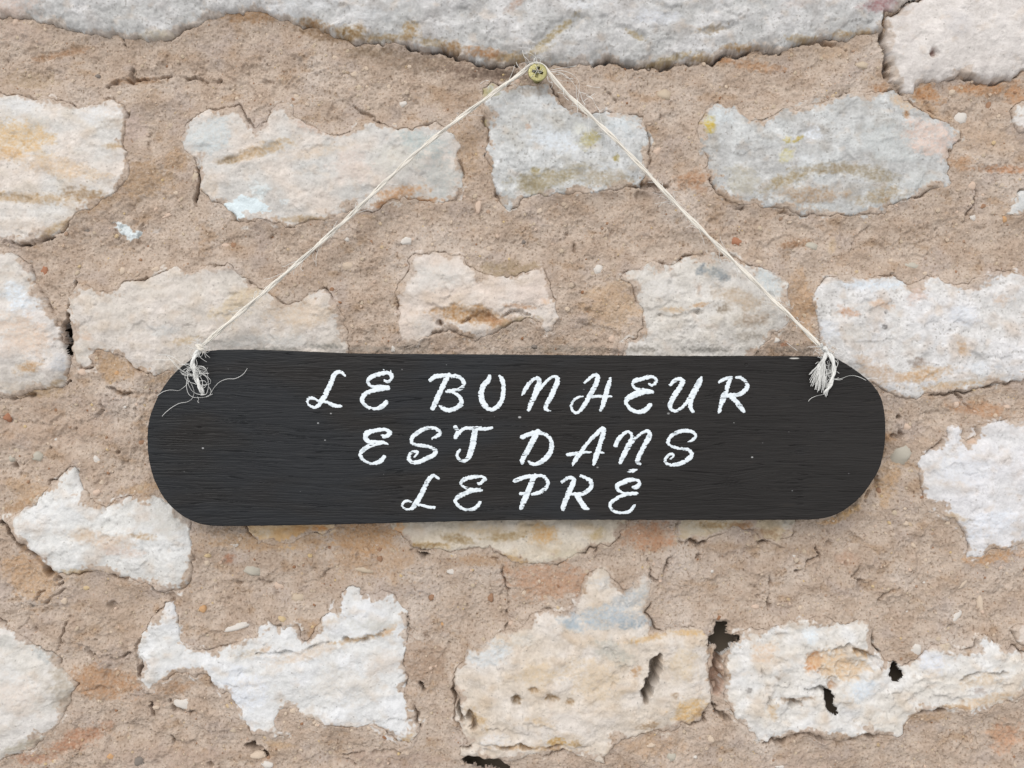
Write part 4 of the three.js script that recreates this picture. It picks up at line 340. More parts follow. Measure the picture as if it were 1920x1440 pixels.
const stoneMeshes = STONES.map((st, k) => {
  const xs = st.p.map(q => q[0]), ys = st.p.map(q => q[1]);
  const at = (L, v) => { let n = 0; while (n < L.length - 2 && L[n] < v) n++; return n; };
  const i0 = Math.max(0, at(GXs, Math.min(...xs) - 25) - 1), i1 = at(GXs, Math.max(...xs) + 25), j0 = Math.max(0, at(GYs, Math.min(...ys) - 25) - 1), j1 = at(GYs, Math.max(...ys) + 25);
  const g = relief((a, b, c, d) => gid[a] === k && gid[b] === k && gid[c] === k && gid[d] === k && Math.max(gsd[a], gsd[b], gsd[c], gsd[d]) < 9, ghs, i0, j0, i1, j1);
  return put(new THREE.Mesh(g, stoneMat), 'stone', wall);
});
{ const bx = (w, h, d, x, y, z) => { const g = new THREE.BoxGeometry(w, h, d); g.translate(x, y, z); return g; }, cw = 2875 * K, chh = 2155 * K;
  const core = mergeGeometries([bx(cw, chh, 0.10, 0, 0, -0.0765), bx(0.01, chh, 0.0215, -cw / 2 + 0.0055, 0, -0.0155), bx(0.01, chh, 0.0215, cw / 2 - 0.0055, 0, -0.0155), bx(cw - 0.022, 0.01, 0.0215, 0, chh / 2 - 0.0055, -0.0155), bx(cw - 0.022, 0.01, 0.0215, 0, -chh / 2 + 0.0055, -0.0155)]);
  put(new THREE.Mesh(core, new THREE.MeshStandardMaterial({ color: new THREE.Color(0.42, 0.34, 0.26), roughness: 1 })), 'wall_core', wall); }

// pebbles bedded in the mortar: x, y, rx, ry, turn, colour
const C_ = { w: [226, 222, 216], p: [216, 196, 174], k: [218, 192, 172], b: [150, 108, 78], r: [166, 104, 72], g: [186, 182, 168], d: [112, 104, 98], o: [206, 156, 104], y: [210, 184, 138], e: [200, 182, 158] };
const PEB = [
  [30, 42, 7, 7, 0, 'k'], [160, 432, 6, 5, 0, 'd'], [508, 442, 5, 5, 0, 'b'], [182, 142, 5, 5, 0, 'd'], [555, 180, 6, 5, 0, 'p'], [628, 107, 6, 5, 0, 'p'], [330, 362, 5, 4, 0, 'p'], [310, 403, 9, 5, -30, 'k'], [423, 460, 9, 5, 10, 'k'], [367, 333, 6, 11, 15, 'e'], [437, 460, 6, 7, 0, 'b'],
  [664, 138, 8, 7, 0, 'p'], [672, 163, 7, 7, 0, 'e'], [687, 161, 4, 4, 0, 'p'], [728, 160, 4, 5, 0, 'p'], [755, 193, 9, 6, -15, 'w'], [768, 123, 5, 4, 0, 'p'], [897, 387, 6, 13, 8, 'k'], [1232, 283, 8, 10, 40, 'k'], [1247, 177, 14, 14, 0, 'e'], [983, 452, 6, 5, -30, 'd'], [762, 453, 12, 8, -15, 'w'], [650, 448, 5, 6, 0, 'w'], [847, 228, 4, 4, 0, 'p'], [740, 233, 4, 4, 0, 'p'], [929, 388, 4, 4, 0, 'p'],
  [1803, 222, 17, 15, 0, 'w'], [1617, 123, 12, 9, 0, 'e'], [1825, 347, 9, 9, 0, 'k'], [1827, 407, 8, 7, 20, 'w'], [1848, 385, 7, 5, -30, 'b'], [1383, 453, 12, 8, 30, 'r'], [1522, 462, 12, 9, 10, 'g'], [1885, 410, 6, 7, 0, 'o'], [1857, 197, 5, 9, 10, 'b'], [1787, 172, 7, 6, 0, 'p'], [1440, 360, 4, 4, 0, 'p'], [1270, 545, 0, 0, 0, 'p'],
  [81, 507, 8, 11, 0, 'r'], [230, 508, 6, 8, 10, 'p'], [292, 505, 8, 5, -10, 'p'], [10, 782, 9, 9, 0, 'r'], [155, 698, 9, 8, 20, 'k'], [65, 857, 13, 10, 0, 'g'], [17, 860, 8, 8, 0, 'g'], [27, 845, 6, 5, 0, 'e'], [178, 863, 7, 9, -40, 'w'], [98, 825, 4, 3, 0, 'w'], [265, 830, 7, 6, 0, 'b'], [218, 700, 5, 5, 0, 'o'], [183, 923, 9, 6, -25, 'k'], [190, 905, 5, 5, 0, 'p'], [235, 763, 3.5, 3, 0, 'w'], [60, 700, 0, 0, 0, 'p'],
  [737, 655, 6, 8, -20, 'w'], [1123, 505, 11, 11, 0, 'w'], [1002, 650, 6, 5, 0, 'd'], [678, 568, 4, 5, 0, 'e'], [650, 497, 14, 9, 0, 'p'], [1148, 637, 7, 8, 0, 'k'], [1183, 652, 15, 13, 0, 'w'],
  [1455, 638, 9, 7, -30, 'w'], [1712, 498, 14, 8, 5, 'g'], [1422, 492, 9, 5, 15, 'p'], [1673, 488, 5, 4, -30, 'p'], [1697, 850, 27, 20, -40, 'g'], [1702, 800, 10, 8, 0, 'k'], [1793, 758, 6, 7, 0, 'k'], [1890, 763, 6, 5, 0, 'k'], [1643, 950, 8, 6, 0, 'p'], [1650, 920, 5, 6, 0, 'b'], [1793, 510, 3.5, 4, 0, 'b'], [1735, 513, 4.5, 4, 0, 'p'],
  [438, 1022, 9, 6, 0, 'w'], [388, 1040, 8, 7, 0, 'y'], [388, 1055, 6, 7, 0, 'p'], [470, 1070, 18, 13, 5, 'g'], [558, 1122, 14, 10, -5, 'e'], [520, 1100, 14, 9, 10, 'k'], [380, 1142, 8, 7, 0, 'o'], [62, 1138, 9, 8, 0, 'd'], [118, 1128, 7, 7, 0, 'p'], [160, 1103, 8, 5, -10, 'y'], [530, 1160, 8, 7, 20, 'y'], [257, 1430, 15, 11, -10, 'd'], [437, 1370, 7, 6, 0, 'e'], [205, 1420, 8, 6, 0, 'o'], [618, 1028, 6, 5, 0, 'b'], [550, 1333, 7, 6, 0, 'p'], [535, 1338, 4, 4, 0, 'p'], [343, 1323, 22, 13, 12, 'w'], [595, 1358, 4, 4, 0, 'p'], [483, 1417, 14, 9, -10, 'p'], [502, 1434, 12, 7, 10, 'w'], [291, 1328, 7, 4, 0, 'p'],
  [682, 1068, 22, 9, 6, 'e'], [847, 1072, 9, 7, 0, 'w'], [712, 1032, 5, 5, 0, 'b'], [712, 1048, 6, 6, 0, 'b'], [982, 1112, 6, 5, 30, 'p'], [830, 1170, 5, 7, 0, 'o'], [810, 1120, 6, 6, 0, 'b'], [920, 1123, 6, 8, 0, 'b'], [1222, 1398, 9, 6, -20, 'p'], [1260, 1420, 10, 9, 0, 'g'], [1028, 1133, 4, 4, 0, 'p'], [660, 1368, 4, 4, 0, 'p'], [807, 1253, 4, 4, 0, 'k'], [958, 1170, 5, 5, 0, 'k'],
  [1793, 1157, 7, 16, 35, 'w'], [1840, 1135, 7, 19, -8, 'p'], [1808, 1094, 13, 4, -48, 'p'], [1717, 1217, 13, 13, 0, 'w'], [1417, 1138, 8, 6, 0, 'k'], [1335, 1071, 3.5, 3, 0, 'w'], [1700, 982, 7, 6, 0, 'p'], [1703, 1148, 3.5, 3, 0, 'w'], [1333, 1385, 6, 9, -25, 'p'], [1462, 1437, 9, 4, 0, 'w'], [1735, 1093, 4, 3, 0, 'w'], [1345, 1296, 8, 9, 20, 'k'], [1640, 1101, 3.5, 3.5, 0, 'y'],
  [443, 1176, 24, 8, -18, 'w'], [1490, 1043, 4, 3, 20, 'w'], [1700, 1355, 3, 3, 0, 'p'], [1304, 1420, 4, 4, 0, 'w'],
];
{ const r = rng(9), variants = [];
  for (let v = 0; v < 5; v++) { const g = new THREE.IcosahedronGeometry(1, 2), p = g.attributes.position;
    for (let i = 0; i < p.count; i++) { const x = p.getX(i), y = p.getY(i), z = p.getZ(i), f = 1 + 0.30 * n2(x * 1.3 + v * 9, y * 1.3 + z) + 0.08 * n2(x * 4 + z * 3, y * 4 + v); p.setXYZ(i, x * f, y * f, z * f); }
    g.deleteAttribute('uv'); g.deleteAttribute('normal'); const m = mergeV(g); m.computeVertexNormals(); variants.push(m); }
  const mats = {}; for (const k in C_) mats[k] = new THREE.MeshStandardMaterial({ color: new THREE.Color().setRGB(...C_[k].map((v, c) => (v * 0.78 + MORT[0][c] * 0.22) * ALB / 255), THREE.SRGBColorSpace), roughness: k === 'g' || k === 'e' ? 0.7 : 0.88 });
  for (const [x, y, rx, ry, deg, c] of PEB) { if (rx < 1) continue;
    const m = new THREE.Mesh(variants[Math.floor(r() * 5)], mats[c]), t = Math.min(rx, ry), zz = samp(hm, x, y) * 0.001;
    m.scale.set(rx * K, ry * K, t * K * 0.8); m.rotation.z = -deg * Math.PI / 180; m.position.set((x - 960) * K, (720 - y) * K, zz - t * K * 0.42);
    put(m, 'pebble', mortar); }
  // loose sand and gravel grains too small to tell apart
  const grains = [], col = new THREE.Color(), small = new THREE.IcosahedronGeometry(1, 0), pal = ['p', 'k', 'b', 'e', 'e', 'p', 'e', 'e', 'y', 'e', 'e', 'p'];
  const P = [], Nn = [], Cc = [], sp = small.attributes.position;
  for (let n = 0; n < 15000; n++) {
    const x = -40 + r() * 2000, y = -40 + r() * 1520, o = Math.round((y - RY) / S) * W + Math.round((x - RX) / S); if (sd[o] < 3 || cut[o] > 0.5) continue;
    const s = (0.9 + 3.0 * Math.pow(r(), 3)) * K, zz = hm[o] * 0.001 - s * 0.2, ca = Math.cos(r() * 6.28), sa = Math.sin(r() * 6.28), ax = 0.7 + 0.7 * r(), ay = 0.7 + 0.6 * r();
    const base = C_[pal[Math.floor(r() * pal.length)]], mx = 0.2 + 0.8 * r();
    col.setRGB(...base.map((v, c) => (cm[o * 3 + c] + (v - cm[o * 3 + c]) * mx) * ALB / 255), THREE.SRGBColorSpace);
    for (let q = 0; q < sp.count; q++) { const u = sp.getX(q) * ax, v = sp.getY(q) * ay, w = sp.getZ(q); P.push((x - 960) * K + s * (u * ca - v * sa), (720 - y) * K + s * (u * sa + v * ca), zz + s * w * 0.8); Cc.push(col.r, col.g, col.b); }
  }
  const g = new THREE.BufferGeometry(); g.setAttribute('position', new THREE.Float32BufferAttribute(P, 3)); g.setAttribute('color', new THREE.Float32BufferAttribute(Cc, 3)); g.computeVertexNormals();
  const gm = put(new THREE.Mesh(g, new THREE.MeshStandardMaterial({ vertexColors: true, roughness: 0.95 })), 'grit', mortar); gm.userData.kind = 'stuff';
}
function mergeV(g) { // weld equal positions
  const p = g.attributes.position, key = new Map(), pos = [], idx = [];
  for (let i = 0; i < p.count; i++) { const k = [p.getX(i), p.getY(i), p.getZ(i)].map(v => Math.round(v * 1e4)).join(); let v = key.get(k); if (v === undefined) { v = key.size; key.set(k, v); pos.push(p.getX(i), p.getY(i), p.getZ(i)); } idx.push(v); }
  const r = new THREE.BufferGeometry(); r.setAttribute('position', new THREE.Float32BufferAttribute(pos, 3)); r.setIndex(idx); return r;
}

// ------------------------------------------------------------------ the painted board
const ZB = 0.0045, TH = 0.0080, ZF = ZB + TH;                         // back and front of the board
const sign = new THREE.Group(); named(sign, 'hanging_sign'); sign.position.set(X_(968, ZF), Y_(986, ZF), ZB); scene.add(sign);
tag(sign, 'black painted wooden plaque with rounded ends and white hand lettering hung on twine', 'sign');
const SX = sign.position.x, SY = sign.position.y;
const OUT = [[375, 661], [700, 663], [1000, 665], [1280, 667], [1530, 668], [1563, 670], [1580, 678], [1613, 700], [1633, 717], [1650, 740], [1658, 767], [1661, 813], [1657, 850], [1650, 877], [1633, 907], [1613, 933], [1583, 957], [1557, 969], [1527, 974], [1480, 975], [1280, 975.5], [1100, 975], [940, 976], [853, 978], [640, 983.5], [500, 986], [413, 986.5], [387, 985], [360, 977], [333, 961], [310, 938], [293, 910], [283, 883], [277, 850], [276, 810], [280, 783], [288, 760], [300, 735], [317, 710], [333, 693], [353, 677]];
const HOLES = [[379, 737, 5.5], [1549, 741, 6]];
const bl = (px, py) => new THREE.Vector2(X_(px, ZF) - SX, Y_(py, ZF) - SY);
const BW = 2048, BH = 512, BX0 = 260, BY0 = 640, BSX = 1420 / BW, BSY = 364 / BH;
const bcol = new Uint8Array(BW * BH * 4), bbump = new Uint8Array(BW * BH * 4), brgh = new Uint8Array(BW * BH * 4);
{ const r = rng(31), specks = [];
  for (let n = 0; n < 30; n++) specks.push([280 + r() * 1370, 670 + r() * 300, 0.4 + 0.9 * r() * r(), 70 + r() * 80]);
  for (const q of [[974, 782, 2.2, 200], [620, 775, 1.4, 170], [596, 793, 1.5, 190], [1253, 775, 2, 150], [1410, 857, 1.6, 190], [380, 840, 1.6, 190], [470, 640, 1, 100], [1120, 876, 1.6, 150], [609, 825, 1.3, 170]]) specks.push(q);
  const wob = (x, y) => y + 9 * n2(x / 420, y / 90) + 3 * n2(x / 130 + 5, y / 30) + 10 * Math.exp(-(((x - 1370) / 60) ** 2) - ((y - 900) / 30) ** 2) * Math.sign(y - 903) + 7 * Math.exp(-(((x - 1338) / 40) ** 2) - ((y - 735) / 20) ** 2) * Math.sign(y - 735);
  for (let j = 0, o = 0; j < BH; j++) for (let i = 0; i < BW; i++, o += 4) {
    const x = BX0 + i * BSX, y = BY0 + j * BSY, v = wob(x, y);
    const ring = n2(x / 500, v / 7.5), g1 = n2(x / 90, v / 2.6 + 9), g2 = n2(x / 34 + 40, v / 1.7), g3 = n2(x / 11, v / 1.3 + 5), tone = fbm(x / 240 + 4, y / 90, 3);
    const crk = (1 - sstep(0.02, 0.085, Math.abs(n2(x / 150 + 90, v / 6.5 + 3)))) * sstep(0.05, 0.5, n2(x / 170 + 20, v / 5)) ;
    const crk2 = (1 - sstep(0.02, 0.10, Math.abs(n2(x / 150 + 190, v / 4 + 31)))) * sstep(0.15, 0.5, n2(x / 110 + 220, v / 4));
    const kn = Math.exp(-(((x - 1372) / 26) ** 2) - ((y - 903) / 9) ** 2), kn2 = Math.exp(-(((x - 1337) / 12) ** 2) - ((y - 736) / 9) ** 2), hole = 1 - sstep(2.2, 4, Math.hypot(x - 1399, y - 684));
    const knn = kn + kn2;
    let b = 135 + 22 * ring + 30 * g1 + 26 * g2 + 14 * g3 - 120 * crk - 80 * crk2 + knn * 60 * n2(x / 6, y / 4) - 40 * knn - 130 * hole;
    let c0 = 33 + 4 * tone + 3 * ring + 4 * g1 + 3 * g2 - 8 * crk - 6 * crk2 - 6 * knn, wear = 4 * sstep(0.45, 0.8, fbm(x / 60 + 300, v / 9, 3));
    const paintedSheen = sstep(-0.3, 0.5, tone + (800 - x) / 900) * 3.0; let rr = c0 + 3.0 + wear * 1.2 - 0.5 * paintedSheen, gg = c0 + 1.0 + wear + 0.6 * paintedSheen, bb = c0 + wear * 0.7 + 1.7 * paintedSheen;  // bluish sky reflection toward the left is put into the board colour
    for (const [sx, sy, sr, sv] of specks) { if (Math.abs(x - sx) > 4 || Math.abs(y - sy) > 4) continue; const m = (1 - sstep(sr * 0.6, sr * 1.2, Math.hypot((x - sx) / 1.5, y - sy))) * 0.8; rr += (sv - rr) * m; gg += (sv - gg) * m; bb += (sv - bb) * m; b += 30 * m; }
    // a chip along the top edge where pale wood shows
    const ch = (1 - sstep(0.6, 1.1, Math.hypot((x - 1489) / 11, (y - 671.5) / 1.6))); rr += (205 - rr) * ch; gg += (202 - gg) * ch; bb += (196 - bb) * ch;
    bcol[o] = clamp(rr, 4, 255); bcol[o + 1] = clamp(gg, 4, 255); bcol[o + 2] = clamp(bb, 4, 255); bcol[o + 3] = 255;
    bbump[o] = bbump[o + 1] = bbump[o + 2] = clamp(b, 0, 255); bbump[o + 3] = 255;
    brgh[o] = brgh[o + 1] = brgh[o + 2] = clamp(132 + 26 * tone + 20 * g1 + 60 * crk, 60, 230); brgh[o + 3] = 255;
  } }
const mk = (d, srgb) => { const t = new THREE.DataTexture(d, BW, BH); t.magFilter = THREE.LinearFilter; if (srgb) t.colorSpace = THREE.SRGBColorSpace; t.needsUpdate = true; return t; };
const boardMat = new THREE.MeshPhysicalMaterial({ specularIntensity: 0.36, map: mk(bcol, true), bumpMap: mk(bbump), bumpScale: 0.0006, roughnessMap: mk(brgh), roughness: 1 });
{ // outline resampled with a faint saw-cut waviness
  const c = new THREE.CatmullRomCurve3(OUT.map(([x, y]) => new THREE.Vector3(x, y, 0)), true, 'centripetal'), pts = c.getSpacedPoints(520).slice(0, -1).map(p => bl(p.x + 0.5 * n2(p.x / 6, p.y / 6), p.y + 0.55 * n2(p.x / 9 + 9, p.y / 7)));
  const sh = new THREE.Shape(pts);
  for (const [hx, hy, hr] of HOLES) { const h = new THREE.Path(), o = bl(hx, hy); h.absellipse(o.x, o.y, hr * K, hr * K, 0, Math.PI * 2, true); sh.holes.push(h); }
  const bev = 0.0005, g = new THREE.ExtrudeGeometry(sh, { depth: TH - 2 * bev, bevelEnabled: true, bevelThickness: bev, bevelSize: bev, bevelOffset: -bev, bevelSegments: 2, curveSegments: 20 });
  g.translate(0, 0, bev);
  const p = g.attributes.position, uv = g.attributes.uv;
  for (let i = 0; i < p.count; i++) { const px = (p.getX(i) + SX) / K * D / (D - ZF) + 960, py = 720 - (p.getY(i) + SY) / K * D / (D - ZF); uv.setXY(i, (px - BX0) / 1420, (py - BY0) / 364); }
  put(new THREE.Mesh(g, boardMat), 'board', sign);
}
// lettering: brush strokes [x, y, width] in eighths of a pixel from an origin
const LET = [
  [560, 680, [[[690, 190, 45], [645, 150, 58], [590, 140, 70], [530, 190, 82], [485, 300, 92], [440, 400, 92], [390, 500, 95], [340, 580, 95], [300, 640, 70], [240, 670, 52], [180, 655, 42], [140, 610, 44], [135, 560, 50], [180, 530, 60], [250, 548, 46], [310, 580, 26]], [[330, 590, 36], [440, 595, 55], [500, 630, 75], [570, 650, 65], [640, 650, 45]]]],
  [560, 680, [[[1290, 270, 50], [1340, 285, 48], [1392, 240, 60], [1388, 185, 75], [1330, 150, 62], [1250, 165, 82], [1150, 190, 80], [1070, 230, 75], [1035, 280, 60], [1060, 330, 52], [1110, 360, 56], [1200, 360, 66], [1340, 375, 85]], [[1330, 380, 75], [1200, 400, 80], [1080, 430, 80], [990, 480, 85], [950, 550, 75], [980, 620, 65], [1060, 680, 56], [1150, 690, 60], [1240, 665, 85], [1312, 598, 85]], [[1275, 105, 22], [1285, 112, 20]], [[1375, 122, 22], [1390, 138, 16]]]],
  [790, 680, [[[135, 260, 75], [200, 210, 80], [300, 195, 75], [420, 185, 70]], [[420, 170, 55], [370, 260, 85], [300, 400, 90], [240, 530, 95], [175, 680, 90]], [[455, 205, 66], [520, 200, 72], [600, 240, 70], [638, 310, 70], [600, 380, 65], [520, 410, 65], [440, 425, 70], [385, 430, 60]], [[480, 450, 48], [550, 490, 60], [595, 550, 75], [595, 620, 90], [520, 680, 78], [420, 712, 78], [340, 695, 75], [272, 650, 36]]]],
  [790, 680, [[[1022, 192, 48], [1010, 260, 90], [940, 330, 95], [900, 450, 98], [910, 560, 100], [960, 650, 95], [1050, 705, 72], [1140, 660, 85], [1200, 580, 85], [1225, 480, 80], [1235, 350, 70], [1215, 260, 82], [1172, 198, 44]]]],
  [790, 680, [[[1515, 480, 45], [1560, 400, 75], [1620, 310, 70], [1700, 240, 60], [1750, 235, 68], [1770, 290, 80], [1740, 380, 110], [1700, 500, 95], [1650, 600, 85], [1610, 710, 60]], [[1780, 400, 50], [1850, 310, 52], [1910, 250, 52], [1980, 210, 50], [2030, 228, 80], [2040, 290, 90], [1990, 400, 92], [1940, 520, 92], [1880, 620, 80], [1862, 690, 66], [1900, 715, 48], [1935, 720, 34]]]],
  [1030, 680, [[[530, 300, 48], [600, 240, 55], [670, 190, 60], [720, 190, 70], [720, 260, 88], [670, 380, 90], [610, 480, 90], [560, 580, 80], [510, 660, 80], [460, 720, 60], [400, 755, 52], [345, 715, 52], [330, 640, 50], [365, 570, 48], [430, 520, 44], [500, 505, 30]], [[915, 235, 50], [890, 330, 86], [860, 440, 92], [830, 540, 92], [800, 640, 80], [765, 715, 55]], [[640, 510, 60], [740, 505, 54], [850, 505, 48], [930, 505, 38]]]],
  [1030, 680, [[[1500, 320, 40], [1530, 340, 42], [1580, 318, 50], [1605, 260, 56], [1550, 215, 56], [1470, 220, 78], [1370, 250, 72], [1290, 270, 85], [1250, 320, 55], [1270, 370, 50], [1330, 400, 58], [1430, 415, 72], [1560, 440, 55]], [[1540, 440, 58], [1420, 440, 88], [1300, 470, 112], [1200, 520, 102], [1145, 580, 65], [1170, 640, 60], [1240, 710, 70], [1330, 740, 70], [1430, 715, 92], [1510, 640, 80]]]],
  [1200, 680, [[[460, 330, 58], [520, 270, 70], [600, 245, 70], [640, 280, 88], [600, 370, 88], [540, 460, 98], [480, 560, 90], [450, 650, 75], [480, 710, 65], [540, 725, 54], [610, 690, 54], [690, 610, 58], [740, 540, 80]], [[920, 225, 48], [890, 290, 100], [830, 410, 102], [770, 520, 108], [755, 620, 80], [760, 690, 72], [800, 735, 52]]]],
  [1200, 680, [[[1190, 290, 48], [1260, 250, 60], [1340, 225, 55], [1378, 218, 44]], [[1362, 240, 60], [1320, 330, 80], [1290, 430, 80], [1255, 520, 112], [1220, 610, 75], [1190, 735, 62]], [[1445, 220, 50], [1510, 225, 60], [1580, 280, 60], [1612, 350, 76], [1560, 430, 82], [1470, 480, 70], [1350, 485, 70], [1260, 510, 60]], [[1370, 510, 90], [1440, 580, 85], [1510, 670, 90], [1560, 735, 58]]]],
  [660, 780, [[[450, 290, 50], [490, 308, 72], [555, 275, 76], [565, 238, 72], [500, 205, 60], [400, 210, 70], [300, 230, 80], [220, 265, 100], [205, 330, 80], [250, 385, 80], [350, 390, 70], [500, 405, 52], [540, 425, 26]], [[480, 400, 58], [350, 420, 70], [240, 460, 80], [160, 520, 85], [125, 580, 65], [160, 650, 58], [240, 700, 48], [330, 710, 58], [420, 680, 86], [480, 620, 80]]]],
  [660, 780, [[[1200, 340, 34], [1260, 310, 60], [1320, 260, 66], [1270, 195, 60], [1170, 175, 62], [1060, 205, 76], [960, 270, 76], [895, 340, 70], [900, 400, 56], [950, 430, 56], [1060, 445, 66], [1180, 470, 60], [1250, 520, 76], [1230, 580, 82], [1130, 630, 82], [1000, 690, 76], [910, 695, 66], [855, 650, 70], [870, 570, 60], [930, 535, 54], [985, 540, 48], [970, 580, 38], [930, 615, 28]]]],
  [660, 780, [[[1550, 165, 75], [1580, 230, 66], [1555, 310, 76]], [[1550, 322, 70], [1600, 260, 65], [1680, 190, 64], [1800, 185, 64], [1910, 185, 74], [2000, 195, 64], [2100, 175, 48]], [[1850, 200, 96], [1830, 320, 108], [1810, 430, 108], [1780, 540, 100], [1740, 630, 85], [1680, 675, 60], [1620, 660, 50], [1580, 610, 54], [1580, 560, 60], [1612, 512, 54]]]],
  [950, 780, [[[238, 315, 85], [320, 280, 80], [420, 250, 85], [490, 240, 70]], [[470, 225, 70], [420, 320, 100], [360, 430, 100], [300, 540, 95], [240, 650, 90], [235, 700, 70]], [[490, 250, 78], [580, 275, 60], [650, 340, 70], [675, 430, 76], [660, 530, 86], [600, 620, 96], [510, 690, 80], [420, 725, 64], [350, 700, 60], [325, 680, 34]]]],
  [950, 780, [[[1430, 180, 60], [1380, 240, 85], [1290, 320, 70], [1220, 400, 65], [1150, 490, 70], [1090, 580, 80], [1030, 660, 80], [990, 740, 38]], [[1450, 205, 98], [1440, 300, 90], [1400, 420, 80], [1370, 530, 100], [1330, 640, 85], [1305, 722, 54]], [[915, 578, 66], [990, 570, 62], [1100, 550, 58], [1262, 542, 32]], [[1370, 540, 50], [1450, 552, 36]]]],
  [1120, 780, [[[275, 445, 75], [310, 360, 80], [380, 280, 65], [460, 235, 50], [510, 270, 50], [515, 330, 56], [490, 400, 92], [430, 520, 92], [380, 620, 85], [345, 698, 60]], [[520, 390, 70], [600, 310, 54], [680, 250, 54], [750, 225, 60], [788, 272, 82], [770, 330, 96], [700, 450, 80], [650, 550, 80], [610, 640, 85], [600, 690, 70], [640, 722, 40]]]],
  [1120, 780, [[[1365, 385, 24], [1420, 365, 50], [1475, 310, 56], [1460, 260, 56], [1380, 225, 66], [1270, 225, 72], [1170, 260, 70], [1090, 320, 66], [1060, 390, 60], [1090, 440, 56], [1180, 475, 56], [1290, 490, 56], [1370, 510, 60], [1415, 560, 70], [1390, 620, 86], [1300, 690, 80], [1190, 725, 70], [1080, 730, 54], [1020, 690, 50], [1030, 630, 50], [1080, 580, 50], [1130, 570, 44], [1140, 600, 38], [1095, 645, 28]]]],
  [740, 820, [[[660, 615, 44], [620, 590, 46], [585, 575, 65], [520, 620, 76], [470, 710, 78], [420, 810, 86], [370, 910, 86], [310, 1000, 92], [270, 1060, 70], [210, 1080, 44], [140, 1060, 44], [115, 1010, 46], [150, 965, 50], [210, 955, 48], [252, 970, 32]], [[330, 1010, 50], [420, 1020, 46], [500, 1045, 60], [588, 1050, 60]]]],
  [740, 820, [[[1250, 690, 44], [1290, 690, 60], [1330, 650, 60], [1360, 630, 55], [1310, 590, 46], [1220, 590, 66], [1110, 610, 76], [1030, 640, 76], [995, 690, 50], [1040, 745, 44], [1110, 775, 54], [1200, 785, 60], [1300, 785, 70]], [[1280, 790, 65], [1170, 800, 76], [1060, 840, 80], [960, 890, 86], [910, 950, 60], [950, 1020, 60], [1020, 1070, 54], [1110, 1085, 50], [1210, 1060, 70], [1280, 980, 62]]]],
  [950, 780, [[[125, 975, 75], [200, 940, 80], [320, 910, 75], [440, 900, 78]], [[430, 885, 60], [390, 960, 90], [350, 1060, 95], [310, 1160, 100], [260, 1270, 100], [215, 1385, 60]], [[450, 895, 60], [540, 900, 60], [600, 960, 66], [618, 1020, 66], [570, 1100, 76], [480, 1150, 70], [385, 1175, 58]], [[208, 1165, 58], [280, 1160, 60]]]],
  [950, 780, [[[835, 990, 58], [900, 940, 65], [970, 925, 65], [1010, 950, 75], [990, 1030, 92], [940, 1120, 96], [900, 1230, 92], [860, 1330, 90], [845, 1395, 80]], [[1112, 898, 50], [1190, 930, 60], [1260, 980, 76], [1275, 1040, 76], [1220, 1120, 80], [1120, 1170, 70], [1000, 1170, 60], [950, 1170, 50]], [[1050, 1190, 90], [1110, 1280, 92], [1170, 1370, 90], [1230, 1395, 34]]]],
  [1080, 840, [[[850, 590, 40], [890, 590, 80], [940, 560, 76], [952, 512, 60], [900, 480, 52], [800, 480, 82], [700, 520, 92], [620, 560, 76], [625, 620, 60], [700, 670, 44], [800, 680, 50], [910, 680, 54]], [[900, 685, 54], [780, 695, 58], [660, 730, 60], [560, 790, 66], [510, 840, 60], [540, 920, 54], [620, 965, 50], [710, 970, 50], [800, 950, 66], [880, 860, 48]]]],
  [1080, 840, [[[768, 365, 22], [840, 345, 74], [920, 325, 26]]]],
];
const paint = new THREE.MeshStandardMaterial({ vertexColors: true, roughness: 0.6 });
